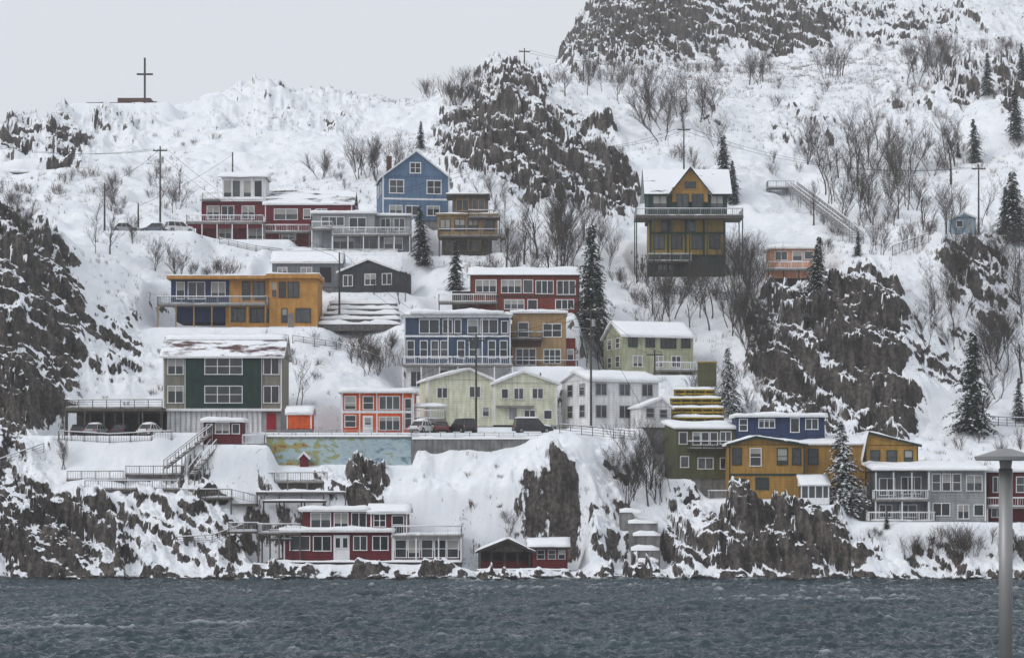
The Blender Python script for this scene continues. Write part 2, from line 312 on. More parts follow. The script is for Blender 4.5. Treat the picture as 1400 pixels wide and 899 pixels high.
b.found(645,794,.1,8,4); b.box('walls',RUST,643,792,376,430,0,8); b.shed(643,792,377,368,0,8,DWOOD,RUST,.4,.3)
b.win(651,678,383,399,0,3);b.win(686,712,383,400,0,3);b.win(716,728,383,400,0,1,1);b.win(733,756,384,401,0,3);b.win(762,786,384,402,0,3)
b.win(690,716,410,422,0,3);b.win(722,734,410,424,0);b.win(760,784,410,422,0,3)
b.box('band',DWOOD,643,792,404,406,-.06,0); b.corners(643,792,377,430,0,DWOOD)
b.deck(600,680,412,-2.5,0,LWOOD,TRIM,drop=5,style='bars',pm=WOOD); b.box('walls',DWOOD,618,643,398,430,1,6)
b=Bld('pale_green_house',852,512,302,yaw=16,pad=(820,955,-2,10))
b.found(854,950,.1,8,4); b.box('walls',PGRN,852,950,457,512,0,8.5); b.gx(852,950,458,441,0,8.5,PR_HEAVY,PGRN,.4,.2)
for x in(860,884,934): b.win(x,x+11,461,473,0,2,1,GRNT)
b.win(905,925,461,474,0,3,1,GRNT)
for x in(866,895,920): b.win(x,x+12,486,500,0,2)
for y in(1.5,5): b.win(y,y+1.6,461,474,0,1,2,side='L'); b.win(y,y+1.6,486,500,0,1,2,side='L')
b.deck(895,955,504,-2,0,LWOOD,TRIM,drop=4)
b=Bld('ochre_blue_house',228,448,311,pad=(215,440,-3,9))
b.found(240,433,.2,8,4); b.box('walls',OCH,368,434,380,447,0,8); b.box('walls',OCH,312,368,380,418,1.2,8); b.box('walls',OCH,308,390,416,450,.3,8)
b.box('walls',ROYB,232,312,382,413,1.2,8); b.box('walls',ROYB,240,308,416,440,1,8)
b.box('roof',OCH,228,374,376.5,381,-.2,8.3); b.box('roof',OCH,364,437,374,380,-.5,8.3)
b.sno(228,366,376.5,-.2,8,.2); b.sno(364,437,374,-.5,8,.22)
b.win(372,378,386,406,0,1,2,OCH);b.win(382,390,386,406,0,1,2,DWOOD);b.win(394,408,386,406,0,2,2,DWOOD)
b.win(330,340,386,409,1.2,1,1,DWOOD);b.win(345,360,386,409,1.2,2,1,DWOOD)
b.win(288,306,386,405,1.2,2,1,TRIM);b.win(240,250,386,408,1.2,1,1,TRIM);b.win(256,278,386,408,1.2,2,1,TRIM)
b.win(314,334,422,439,.3,2,1,DWOOD);b.win(342,360,422,440,.3,2,2,DWOOD);b.win(364,374,423,440,.3,1,2,DWOOD);b.win(386,392,422,440,0,1,2,DWOOD);b.win(405,424,422,440,0,1,1,DWOOD)
b.box('band',TRIM,368,434,446,448.5,-.05,0);b.box('garage_door',LWOOD,394,402,428,447,-.05,0)
b.deck(217,366,415,-1.6,1.2,LWOOD,GTRIM,drop=5,style='bars',pm=YEL)
b=Bld('stone_terrace_wall',432,452,312)
for i in range(5):
    b.box('wall',STONE,434+i*3,548-i*2,443-i*7,452-i*7,i*1.5,i*1.5+1.6); b.sno(434+i*3,548-i*2,443-i*7,i*1.5,i*1.5+1.6,.55)
b=Bld('gray_shed',400,392,329,pad=(365,470,-1,7))
b.found(402,465,.1,6,3);b.box('walls',GRY,372,466,357,392,0,6); b.gx(372,466,358,345,0,6,PR_DRK,GRY,.3,.12)
b.box('door',DARK,437,453,365,386,-.05,0);b.win(380,392,366,376,0,2);b.win(412,426,366,378,0,2)
b=Bld('charcoal_cottage',463,400,326,yaw=-14,pad=(458,552,-2,7))
b.found(465,545,.1,6,4);b.box('walls',DGRY,463,546,371,402,0,6.5); b.gy(463,546,372,356,0,6.5,PR_DRK,DGRY,.3,.16)
b.win(470,482,377,391,0,2);b.win(500,514,376,390,0,2);b.win(524,536,376,390,0,2)
b=Bld('charcoal_house',390,360,336,pad=(385,545,-1,7))
b.box('walls',DGRY,392,540,348,362,0,7);b.gx(392,540,349,339,0,7,PR_DRK,DGRY,.3,0)
b=Bld('crimson_house',258,330,347,pad=(150,500,-4,10))
b.found(268,425,.1,9,4,CRIM);b.box('walls',CRIM,268,425,303,332,0,9); b.box('walls',CRIM,274,362,272,303,1.2,9)
b.box('walls',WHT,302,361,243,272,2,7.5)
for x in(304,316,331,346): b.win(x,x+10,247,269,2,1,1)
b.win(2.6,4.6,247,269,b.X(302),2,1,side='L')
b.shed(300,363,243,237,1.8,7.5,TRIM,WHT,.5,.25)
b.sno(272,362,272,.6,8,.35)
b.box('band',TRIM,272,363,271,275,.7,1.2)
b.deck(276,300,272,-.1,6,LWOOD,TRIM,sides='FL',posts=False,h=.9)
b.deck(257,362,303,-2.2,1.2,LWOOD,TRIM,drop=4,pm=TRIM,th=.35)
b.box('band',CRIM,257,362,304,312,-1.9,-1.6)
for x in(282,302,330): b.win(x,x+16,282,299,1.2,2,1)
b.box('walls',CRIM,362,481,277,316,.4,9); b.gx(362,481,278,262,.4,9,PR_DRK,CRIM,.4,0)
b.win(375,406,286,300,.4,2);b.win(415,424,286,299,.4,1);b.win(432,446,286,299,.4,2);b.corners(362,481,278,316,.4)
b.win(300,316,312,326,0,2);b.win(340,362,312,326,0,2);b.win(386,404,316,327,0,2)
b.deck(362,425,316,-1.4,.4,LWOOD,TRIM,drop=3.4,snow=.15)
b=Bld('gray_terrace_house',425,345,339,pad=(420,565,-2,7))
b.found(428,558,.1,7,4);b.box('walls',LGRY,427,512,292,345,0,7);b.box('walls',GRY,440,560,318,346,-.3,7);b.box('walls',LGRY,512,560,296,319,2.2,7)
b.flat(427,512,292,-.1,7,.3,snow=.35); b.flat(512,560,295,2,7,.2,snow=.25)
b.win(440,470,297,308,0,3);b.win(478,500,298,314,0,2);b.win(520,532,299,315,2.2,2);b.win(538,552,299,315,2.2,2)
b.deck(455,562,320,-2,-.3,LWOOD,TRIM,drop=3.5,pm=TRIM);b.win(456,484,326,340,-.3,3,1,GTRIM);b.win(494,516,326,341,-.3,2,1,GTRIM);b.win(526,550,326,341,-.3,2)
b.deck(426,456,312,-1.2,0,LWOOD,TRIM,drop=4,pm=TRIM)
b=Bld('blue_gabled_house',523,300,353,yaw=9,pad=(505,620,-2,10))
b.found(524,614,.1,9.5,4);b.box('walls',BLUG,523,614,240,300,0,10); b.gy(523,614,241,206,0,10,PR_DRK,BLUG,.4,0)
for x in(533,584): b.win(x,x+18,246,263,0,2,2,fw=.16)
b.win(561,574,222,235,0,2,2,fw=.16)
for x in(533,555,584): b.win(x,x+16,281,293,0,2,1,fw=.13)
b.box('band',TRIM,523,614,270,272.5,-.05,0);b.corners(523,614,240,300,0,w=.22)
for y in(2,6): b.win(y,y+1.5,248,262,0,1,2,side='L')
b.cube('chimney',BRICK,1.2,2.0,5,5.8,b.Z(240),b.Z(213,5))
b=Bld('tan_stilt_house',598,352,344,pad=(594,690,0,8))
b.box('walls',WOOD,618,667,268,294,1.5,7);b.flat(612,667,267,1,7,.3,mat=WOOD,snow=.25)
b.win(624,640,273,288,1.5,2,1,TAN);b.win(646,662,273,288,1.5,2,1,TAN)
b.box('walls',TAN,598,680,294,322,.2,7);b.flat(598,680,294,0,7,.2,mat=TAN,snow=.2)
for x in(602,622,640,662): b.win(x,x+13,300,315,.2,2,1,DWOOD)
b.deck(600,686,322,-2,.2,WOOD,WOOD,drop=4.5,pm=DWOOD);b.deck(640,684,296,-1.4,1,WOOD,WOOD,drop=3,pm=WOOD)
b.box('walls',WOOD,604,672,324,356,.6,7);b.win(610,626,330,342,.6,2,1,TAN);b.win(640,656,330,342,.6,2,1,TAN)
b.found(604,672,.8,7,4,DWOOD)
b=Bld('yellow_green_cliff_house',884,378,336,pad=(880,1005,-1,9),fall=3)
b.found(888,998,.2,8,5);b.box('walls',MUST,889,992,300,348,0,8.5);b.box('walls',GRNT,886,994,262,300,-.2,8.5)
b.gx(885,996,263,233,-.2,9,PR_HEAVY,GRNT,.5,0,GRNT);b.gy(917,969,263,230,-.9,4,PR_DRK,YEL,.5,0,GRNT)
b.box('walls',YEL,919,967,256,276,-.85,.2);b.win(925,940,266,288,-.86,2,1,GRNT);b.win(946,960,266,288,-.86,2,1,GRNT);b.win(935,951,248,258,-.92,1,1,YEL)
b.win(893,911,268,288,-.2,2,1,GRNT);b.win(972,988,268,288,-.2,2,1,GRNT)
b.deck(868,1014,294,-2.6,3,WOOD,GTRIM,drop=10,pm=GRNT,th=.45)
b.wins([(905,916),(938,950)],300,316,0,1,1,GRNT)
for x in(894,918,946,970): b.win(x,x+14,322,340,0,2,1,GRNT)
b.box('walls',GRNT,889,992,317,320,-.06,0)
for x in(889,913,937,962,990): b.box('pilaster',GRNT,x-1,x+1.5,300,378,-.07,0)
b.box('walls',DGRN,889,992,348,380,.4,8);b.deck(885,945,356,-1.8,.2,WOOD,GTRIM,drop=4,pm=GRNT);b.win(900,920,362,375,.4,2,1,GRNT)
b.cube('chimney',BRICK,b.X(985),b.X(985)+.9,4.4,5.3,b.Z(262),b.Z(232,4))
b=Bld('peach_house',1052,396,331,pad=(1045,1125,-3,7))
b.found(1054,1118,.2,6,5,DWOOD);b.box('walls',PCH,1054,1118,340,380,0,6);b.flat(1052,1120,340,-.2,6,.3,snow=.45)
b.win(1060,1076,344,355,0,2);b.win(1084,1096,344,356,0,1);b.win(1100,1112,344,354,0,1)
b.deck(1048,1112,367,-1.8,0,LWOOD,TRIM,drop=5,pm=DWOOD);b.box('walls',DWOOD,1054,1118,380,398,.4,6)
b=Bld('olive_house',925,653,269,yaw=8,pad=(920,1015,-2,8))
b.found(927,1010,.1,7,5);b.box('walls',OLIV,925,1010,586,654,0,7);b.shed(925,1010,586,578,0,7,TRIM,OLIV,.4,.3)
for x in(948,960,972): b.win(x,x+9,591,607,0,1,1)
b.win(986,1000,590,606,0,2);b.win(929,939,591,606,0,1);b.win(931,941,624,638,0,1);b.win(955,975,626,640,0,2);b.win(986,1000,626,640,0,2)
b.deck(940,1012,612,-.9,0,DWOOD,DWOOD,h=.8,posts=False,snow=.08)
b=Bld('yellow_seaside_house',997,680,265,pad=(975,1265,-1.5,11))
b.found(999,1133,.1,9,6);b.box('walls',YEL,997,1100,607,681,0,9);b.gy(997,1100,608,598,0,9,PR_HEAVY,YEL,.4,.25,trim=GRNT,apex=.35)
b.box('walls',YEL,1100,1184,607,668,1.5,9);b.shed(1100,1184,608,598,1.5,9,TRIM,YEL,.3,.3)
b.box('walls',YEL,1184,1256,608,664,.5,9);b.gy(1184,1256,609,592,.5,9,PR_HEAVY,YEL,.4,.25,trim=GRNT,apex=.05);b.found(1100,1256,1.6,9,5)
b.win(1002,1013,613,634,0,1,2,GRNT);b.win(1026,1040,613,636,0,1,2,TRIM);b.win(1063,1076,613,634,0,1,2,GRNT);b.win(1084,1094,613,634,0,1,2,GRNT)
b.win(1005,1018,655,668,0,1,1,GRNT);b.win(1034,1050,653,668,0,2,1,GRNT);b.box('band',GRNT,997,1100,647,650,-.06,0)
b.win(1108,1120,614,634,1.5,1,2,GRNT);b.win(1192,1203,616,634,.5,1,2,GRNT);b.win(1214,1226,616,634,.5,1,2,GRNT);b.win(1238,1248,616,634,.5,1,2,GRNT)
b.win(1196,1210,645,656,.5,2,1,GRNT);b.corners(997,1100,608,681,0,GRNT);b.corners(1184,1256,609,664,.5,GRNT)
b.box('walls',ROYB,1012,1134,569,607,4,10);b.flat(1012,1134,570,3.8,10,.35,snow=.35);b.win(1087,1098,572,590,4,1,1);b.win(1043,1064,573,584,4,3);b.win(1016,1026,573,588,4,1,2)
b.win(1108,1124,573,586,4,2)
b.deck(970,1000,682,-.5,3,LWOOD,GTRIM,drop=3,style='bars')
b=Bld('glass_sunroom',1095,688,260,pad=(1092,1137,-1,4),fall=2)
b.box('walls',TRIM,1095,1134,680,689,0,3);b.shed(1095,1134,664,650,0,3,TRIM,TRIM,.15,.12)
for x in(1095,1104.5,1114,1124,1132): b.box('frame',TRIM,x,x+1.7,664,680,0,.15)
b.box('glass',GL[1],1096,1133,664,681,.05,2.9);b.found(1095,1134,.1,3,4)
b=Bld('gray_seaside_house',1195,711,259,pad=(1185,1355,-2,9))
b.found(1197,1348,.1,8,5);b.box('walls',LGRY,1270,1348,642,712,0,8);b.box('walls',GRY,1200,1270,645,712,1.6,8);b.shed(1196,1350,643,634,-.3,8,TRIM,LGRY,.4,.35)
for x in(1275,1289,1303): b.win(x,x+10,648,670,0,1,2)
b.win(1322,1342,650,670,0,2);b.win(1276,1298,688,704,0,2);b.win(1310,1324,690,708,0,2);b.win(1332,1344,690,704,0,1)
b.deck(1195,1270,682,-.6,1.6,LWOOD,TRIM,drop=4,pm=TRIM);b.win(1206,1226,654,676,1.6,2);b.win(1236,1262,652,674,1.6,3)
for x in(1196,1220,1245,1268): b.box('posts',TRIM,x,x+1.6,645,682,-.5,-.35)
b.win(1206,1222,690,706,1.6,2);b.win(1234,1256,690,706,1.6,2);b.corners(1270,1348,643,712,0);b.deck(1186,1276,712,-1.6,1.4,LWOOD,TRIM,drop=4)
b=Bld('dark_red_house',1352,712,261,pad=(1350,1440,-2,9))
b.found(1353,1434,.1,8,5);b.box('walls',MARO,1352,1436,645,712,0,8);b.flat(1350,1438,645,-.2,8,.3);b.win(1390,1400,652,672,0,1,2);b.win(1358,1370,652,672,0,2);b.win(1356,1370,690,706,0,2);b.deck(1345,1430,692,-1.6,0,LWOOD,TRIM,drop=4,pm=TRIM)
b=Bld('blue_garden_shed',1303,320,338,pad=(1298,1340,-1,4),fall=2)
b.box('walls',SKYB,1303,1334,297,321,0,3.4);b.gy(1303,1334,298,292,0,3.4,PR_HEAVY,SKYB,.2,.12);b.box('door',GTRIM,1322,1330,301,319,-.05,0);b.win(1308,1316,302,310);b.found(1303,1334,.1,3.3,2)
b=Bld('gray_hillside_house',0,250,402,pad=(-5,80,-3,7))
b.box('walls',DGRY,2,76,236,250,0,6);b.flat(2,76,236,-.1,6,.3,snow=.4);b.win(10,22,239,246);b.win(36,56,239,246,0,2);b.found(2,76,.1,6,3)
b=Bld('stone_battery_ruin',118,150,476,pad=(112,238,-9,8),fall=4)
b.box('walls',BRICK,118,180,140,152,0,5);b.box('walls',BRICK,160,205,134,152,.6,6);b.box('walls',BRICK,180,232,142,152,-.6,5)
for i in range(16): x=118+random.random()*106; b.box('merlon',BRICK,x,x+5,137+abs(x-185)*.05+random.random()*2,143,.2,1)
b.sno(180,232,142,-.6,.5,.4);b.found(118,232,-.5,5,3,BRICK)
b=Bld('memorial_cross',198,136,474)
b.box('shaft',DWOOD,196.8,199.2,79,148,-.2,.2);b.box('arm',DWOOD,187,209,100.3,102.6,-.19,.19)
def mural():
    m=bpy.data.materials.new('painted_mural'); m.use_nodes=True; nt=m.node_tree;N=nt.nodes;L=nt.links;bb=N['Principled BSDF'];bb.inputs['Roughness'].default_value=.85
    tc=N.new('ShaderNodeTexCoord');mp=N.new('ShaderNodeMapping');mp.inputs['Scale'].default_value=(.5,.5,.9);L.new(tc.outputs['Object'],mp.inputs[0])
    n=N.new('ShaderNodeTexNoise');n.inputs['Scale'].default_value=1.1;n.inputs['Detail'].default_value=7;n.inputs['Roughness'].default_value=.68;n.inputs['Distortion'].default_value=.3;L.new(mp.outputs[0],n.inputs[0])
    sx=N.new('ShaderNodeSeparateXYZ');L.new(tc.outputs['Object'],sx.inputs[0])
    f=N.new('ShaderNodeMapRange');f.inputs['From Min'].default_value=1;f.inputs['From Max'].default_value=15;f.inputs['To Min'].default_value=.09;f.inputs['To Max'].default_value=-.05;L.new(sx.outputs['X'],f.inputs['Value'])
    ad=N.new('ShaderNodeMath');ad.operation='ADD';L.new(n.outputs['Fac'],ad.inputs[0]);L.new(f.outputs[0],ad.inputs[1])
    r=N.new('ShaderNodeValToRGB');e=r.color_ramp.elements;e[0].position=.3;e[0].color=C(84,104,112)+(1,);e[1].position=.78;e[1].color=C(96,88,70)+(1,)
    for p,c in((.4,(146,168,178)),(.5,(172,188,194)),(.56,(160,176,172)),(.6,(120,140,96)),(.64,(180,162,90)),(.7,(140,84,64))):
        q=e.new(p);q.color=C(*c)+(1,)
    L.new(ad.outputs[0],r.inputs[0]);L.new(r.outputs[0],bb.inputs['Base Color']);return m
MUR=mural()
b=Bld('mural_retaining_wall',362,640,268.3)
b.box('wall',MUR,362,562,599,652,0,.6);b.box('coping',CONC,361,563,596.5,599,-.08,.7)
b.sno(361,563,596.5,-.1,.7,.2)
b.rail((b.X(362),.8,b.Z(596.5)),(b.X(562),.8,b.Z(596.5)),GTRIM,.8,style='rails',snow=False)
b=Bld('concrete_retaining_wall',562,640,268.2)
b.box('wall',CONC,562.3,742,600,660,0,.6);b.sno(563,742,600,-.1,1,.3)
b.rail((b.X(562),.6,b.Z(600)),(b.X(742),.6,b.Z(600)),METAL,.8,style='rails',snow=False)
PADS.append(((362-700)/F*267,(560-700)/F*267,266.8,268.1,W(0,638,267)[2],1.0))
b=Bld('stone_sea_steps',852,778,255,pad=(848,905,0,2),fall=2)
b.box('wall',CONC,862,902,715,780,3.4,9);b.box('step',CONC,868,904,732,780,2.3,3.4);b.box('step',CONC,864,902,752,780,1,2.3);b.box('step',CONC,866,900,768,782,-.2,1);b.box('wall',CONC,850,868,700,780,4.4,9)
for (a,c,t,y0,y1) in((862,902,715,3.3,5),(868,904,732,2.2,3.3),(864,902,752,.9,2.2),(866,900,768,-.2,.9),(850,884,700,4.3,6)): b.sno(a,c,t,y0,y1,.5)
RZ=W(0,592,276)[2]
PADS.append(((225-700)/F*275,(765-700)/F*275,270,281.5,RZ-.1,1.2))
PADS.append(((20-700)/F*345,(270-700)/F*345,338,350,W(0,322,345)[2]-.1,4))
b=Bld('yellow_stepped_deck',916,578,281,pad=(912,995,-1,5),fall=2)
for i,(t,a,c) in enumerate(((532,924,980),(544,918,988),(557,918,990),(570,920,990))):
    y=3.6-i*1.1; b.box('deck',YWOOD,a,c,t,t+2,y-1,y+.3);b.box('board',YWOOD,a,c,t+5,t+7.5,y-.95,y-.85);b.box('back_boards',WOOD,a,c,t+2,t+16,y-.2,y-.1)
    for x in range(a,c,14): b.box('posts',YWOOD,x,x+1.8,t+2,t+16,y-.9,y-.75)
    b.sno(a,c,t,y-.9,y+.2,.35)
b.box('panel',OLIV,958,984,496,528,4.5,4.7);b.box('panel_frame',YWOOD,957,985,494,496,4.4,4.8)
b=Bld('wooden_boardwalk',115,665,262)
b.deck(85,165,655,2.5,5.5,WOOD,LWOOD,drop=2,sides='F');b.deck(115,246,668,0,2.2,WOOD,LWOOD,drop=2.5,sides='F',th=.3);b.deck(246,318,680,-.6,1.8,WOOD,LWOOD,drop=3,sides='F')
b.rail((b.X(318),-.6,b.Z(680)),(b.X(350),-.6,b.Z(688)),LWOOD,1.0)
b.box('deck',WOOD,318,350,688,691,-.6,1.4)
b.deck(165,262,648,3.0,4.6,WOOD,LWOOD,drop=2,sides='F')
b=Bld('wooden_terrace',335,655,264.5)
b.deck(338,448,657,0,3,LWOOD,LWOOD,drop=1.5,sides='FL');b.deck(352,475,672,-1.6,0,WOOD,WOOD,drop=1.5,sides='');b.deck(362,448,684,-2.4,-1.6,DWOOD,WOOD,drop=1.5,sides='')
b.box('planter_wall',DWOOD,340,470,659,669,.2,.5)
b=Bld('red_bench_hut',408,640,266.9)
b.box('walls',CRIM,410,421,626,655,0,1);b.gy(409,422,626,619,-.1,1.1,PR_HEAVY,CRIM,.15,.12)
def stairs(name,p0,p1,width=1.3,mat=LWOOD,rm=None,drop=2.5):
    s=MB(name); p0=Vector(p0);p1=Vector(p1); d=p1-p0; h=Vector((d.x,d.y,0)).normalized(); nrm=Vector((-h.y,h.x,0))*width/2
    for sg in(-1,1): s.tube('stringer',mat,p0+nrm*sg,p1+nrm*sg,.13,n=4)
    n=int(abs(d.z)/.19)
    for i in range(n):
        p=p0.lerp(p1,(i+.5)/n); v=[p-nrm-h*.15,p+nrm-h*.15,p+nrm+h*.15,p-nrm+h*.15]; v2=[q+Vector((0,0,.07)) for q in v]
        s.add('treads',SNOW if i%3 else mat,v+v2,[(3,2,1,0),(4,5,6,7),(0,1,5,4),(1,2,6,5),(2,3,7,6),(3,0,4,7)])
    for sg in(-1,1): s.rail(p0+nrm*sg,p1+nrm*sg,rm or mat,1.0,gap=.4)
    for i in range(0,6):
        p=p0.lerp(p1,i/5)
        for sg in(-1,1): s.tube('posts',mat,p+nrm*sg,p+nrm*sg-Vector((0,0,drop)),.08,n=4)
    s.build()
stairs('wooden_stairs',W(288,592,266.5),W(226,640,264)); stairs('wooden_stairs',W(262,650,263.5),W(292,612,266),1.1)
for b in BUILD: b.build()

# ------------------------------------------------------------ TERRAIN
def hsh(ix,iy,seed):
    n=(ix.astype(np.int64)*374761393+iy.astype(np.int64)*668265263+seed*144269504)&0xffffffff
    n=((n^(n>>13))*1274126177)&0xffffffff; n=n^(n>>16); return (n&0xffff)/65535.0
def vn(x,y,seed=0):
    ix=np.floor(x);iy=np.floor(y);fx=x-ix;fy=y-iy;u=fx*fx*fx*(fx*(fx*6-15)+10);v=fy*fy*fy*(fy*(fy*6-15)+10)
    return (hsh(ix,iy,seed)*(1-u)+hsh(ix+1,iy,seed)*u)*(1-v)+(hsh(ix,iy+1,seed)*(1-u)+hsh(ix+1,iy+1,seed)*u)*v
def fbm(x,y,o=5,seed=0,g=.5):
    s=0;a=1;t=0
    for i in range(o):
        s=s+a*vn(x,y,seed+i*17);t+=a;a*=g;x,y=x*1.6*1.2-y*.6*1.2+3.1,x*.6*1.2+y*1.6*1.2+7.7
    return s/t
def ridg(x,y,o=5,seed=0,g=.55):
    s=0;a=1;t=0
    for i in range(o):
        s=s+a*(1-np.abs(2*vn(x,y,seed+i*17)-1));t+=a;a*=g;x,y=x*1.6*1.2-y*.6*1.2+3.1,x*.6*1.2+y*1.6*1.2+7.7
    return s/t
COL={
-40:[(250,795),(256,720),(262,655),(268,628),(275,606),(300,335),(318,318),(335,316),(350,312),(380,270),(430,205),(465,180),(500,200),(600,300)],
20:[(250,795),(256,710),(262,650),(268,625),(276,602),(301,345),(318,322),(335,315),(350,312),(380,268),(430,200),(468,175),(500,200),(600,300)],
60:[(250,795),(257,720),(263,650),(269,615),(279,598),(284,585),(304,380),(318,335),(335,316),(350,310),(400,245),(440,192),(472,164),(500,180),(600,290)],
130:[(250,795),(257,735),(262,672),(266,652),(270,608),(282,596),(290,560),(312,395),(325,350),(335,320),(350,316),(400,240),(440,192),(466,166),(478,154),(500,160),(600,260)],
200:[(250,795),(257,735),(262,675),(266,654),(270,608),(284,590),(292,550),(310,455),(320,405),(335,340),(344,325),(355,318),(400,244),(440,192),(466,166),(478,154),(500,156),(600,230)],
300:[(250,795),(257,740),(262,690),(266,655),(268,612),(270,600),(284,590),(294,535),(308,455),(320,440),(335,360),(345,331),(360,322),(400,240),(450,165),(490,134),(520,150),(600,220)],
400:[(250,793),(254,772),(261.5,768),(262.5,700),(264.5,668),(267.6,645),(269.3,600),(284,588),(294,530),(308,455),(320,430),(328,398),(338,350),(350,325),(370,290),(400,240),(450,165),(490,126),(520,145),(600,220)],
500:[(250,793),(254,772),(261.5,768),(262.5,702),(264.5,672),(267.6,642),(269.3,600),(284,588),(294,535),(310,470),(326,404),(338,350),(352,305),(370,275),(400,225),(450,165),(490,131),(520,145),(600,200)],
600:[(250,795),(254,772),(257,742),(262,690),(267.3,630),(269.6,602),(284,588),(292,540),(296,528),(312,430),(330,395),(343,355),(353,305),(370,265),(400,215),(440,165),(475,130),(520,138),(600,180)],
700:[(250,795),(254,775),(258,730),(262,680),(266.8,620),(269.8,600),(284,586),(296,515),(302,500),(313,430),(325,408),(345,350),(362,290),(374,240),(390,190),(408,145),(428,117),(450,115),(500,105),(560,140),(620,160)],
760:[(250,795),(254,765),(257.5,710),(263,635),(268,586),(284,584),(296,520),(302,500),(313,435),(325,408),(345,345),(362,290),(376,240),(396,185),(422,125),(435,114),(500,98),(560,92),(620,95),(690,100)],
800:[(250,795),(254,765),(258,715),(264,635),(268.5,586),(284,584),(292,545),(302,505),(313,460),(325,410),(345,345),(365,285),(390,215),(425,130),(440,116),(500,96),(560,88),(600,40),(640,20),(690,20)],
850:[(250,795),(255,775),(259,735),(265,670),(272,605),(284,584),(292,545),(302,510),(313,460),(335,385),(350,325),(368,265),(395,205),(425,140),(440,122),(500,98),(560,84),(585,10),(640,-60),(690,-90)],
900:[(250,795),(255,779),(259,740),(266,675),(272,625),(280,584),(288,570),(302,512),(315,460),(335,390),(350,325),(370,265),(400,200),(430,140),(460,115),(510,97),(560,84),(590,10),(640,-80),(690,-100)],
1000:[(250,795),(252.5,745),(256,695),(264,682),(270,655),(280,600),(300,540),(315,470),(332,390),(350,330),(370,270),(400,210),(440,140),(480,108),(520,92),(565,76),(620,0),(690,-60)],
1100:[(250,795),(252.5,750),(256,700),(265,680),(277,602),(286,594),(296,570),(303,440),(309,405),(325,400),(345,345),(370,285),(400,230),(440,152),(480,112),(530,88),(570,66),(640,-10),(690,-40)],
1200:[(250,795),(254,755),(258,714),(265,664),(277,604),(292,588),(301,470),(308,392),(316,372),(328,366),(350,325),(400,230),(440,162),(480,112),(540,76),(600,40),(690,-40)],
1300:[(250,795),(254,765),(259,714),(268,660),(280,625),(295,580),(315,450),(328,345),(336,322),(345,320),(365,295),(400,230),(450,132),(490,92),(550,68),(620,20),(690,-40)],
1400:[(250,795),(254,765),(260,714),(270,655),(290,605),(310,520),(330,400),(345,335),(360,295),(400,220),(450,112),(500,82),(560,66),(620,30),(690,-20)]}
cp=sorted(COL); yg=np.arange(236,705,1.0)
Zc=[]
for c in cp:
    P=COL[c]; dd=[236,247]+[p[0] for p in P]+[705]; zz=[-6,-1.5]+[CZ+(HZ-p[1])/F*p[0] for p in P]; zz.append(zz[-1])
    Zc.append(np.interp(yg,dd,zz))
Zc=np.array(Zc); pg=np.arange(-520,1921,10.0)
G=np.array([np.interp(pg,cp,Zc[:,j]) for j in range(len(yg))])
def blur(A,sg,ax):
    r=int(sg*3)+1;k=np.exp(-.5*(np.arange(-r,r+1)/sg)**2);k/=k.sum()
    pw=[(0,0),(0,0)];pw[ax]=(r,r);B=np.pad(A,pw,mode='edge')
    return np.apply_along_axis(lambda m:np.convolve(m,k,'valid'),ax,B)
G=blur(G,1.8,1);G=blur(G,.7,0)
ys=np.concatenate([np.arange(240,270,.15),np.arange(270,315,.18),np.arange(315,360,.28),np.arange(360,450,.42),np.arange(450,540,.9),np.arange(540,620,.5),np.arange(620,700,1.1)])
pxs=np.concatenate([np.arange(-500,-20,12),np.arange(-20,1420,1.75),np.arange(1420,1900,12)])
PX,Y=np.meshgrid(pxs,ys); X=(PX-700)/F*Y
fi=np.clip(Y-236,0,len(yg)-1.001);fj=np.clip((PX+520)/10,0,len(pg)-1.001);i0=fi.astype(int);j0=fj.astype(int);a=fi-i0;c_=fj-j0
Zb=(G[i0,j0]*(1-c_)+G[i0,j0+1]*c_)*(1-a)+(G[i0+1,j0]*(1-c_)+G[i0+1,j0+1]*c_)*a
PY=HZ-(Zb-CZ)*F/Y
REG=[(35,440,75,110,1.1),(10,540,85,90,1.05),(60,490,55,90,1),(70,735,95,65,.95),(20,700,60,60,.85),(130,765,60,40,.7),(95,210,38,36,.9),(25,190,30,16,.8),(160,180,50,20,.4),(20,380,60,60,.9),
(690,185,75,75,.95),(640,190,50,60,.75),(750,220,60,70,.8),(835,262,40,40,.95),(800,225,50,60,.65),(780,190,40,40,.45),(700,125,60,15,.75),(720,260,40,40,.6),
(870,40,90,65,1.1),(800,70,40,40,1.05),(960,20,80,60,.8),(1080,25,110,42,.85),(1230,20,120,40,.6),(1360,30,70,30,.45),
(1110,470,70,90,.95),(1180,470,60,90,1.15),(1060,470,40,60,.95),(1200,560,60,40,.85),(1100,560,70,40,.85),(1330,360,50,60,.65),(1360,410,40,40,.5),(1310,120,40,30,.65),(1390,120,40,40,.65),
(1010,735,95,55,1.15),(1075,735,80,55,1.05),(950,720,45,65,.95),(1150,760,60,30,.6),
(500,655,30,45,.9),(755,655,40,35,.5),(715,640,22,25,.45),(610,715,30,25,.35),(350,750,50,40,.55),(300,740,60,40,.4),(570,772,60,13,.7),(830,720,40,60,.45),(460,650,30,30,.4),(210,740,70,40,.5),(840,640,25,40,.4),(230,700,90,40,.4),
(1380,760,60,30,.5),(1280,770,60,20,.4),(360,150,70,30,.35),(450,150,60,30,.35),(1100,180,50,40,.45),(960,160,40,30,.35),(1250,130,50,50,.4),(150,480,60,60,.4),(1290,480,60,60,.35)]
R=np.zeros_like(Zb)
for cx,cy,rx,ry,st in REG:
    q=((PX-cx)/rx)**2+((PY-cy)/ry)**2; R=np.maximum(R,st*np.clip(1.5-q,0,1))
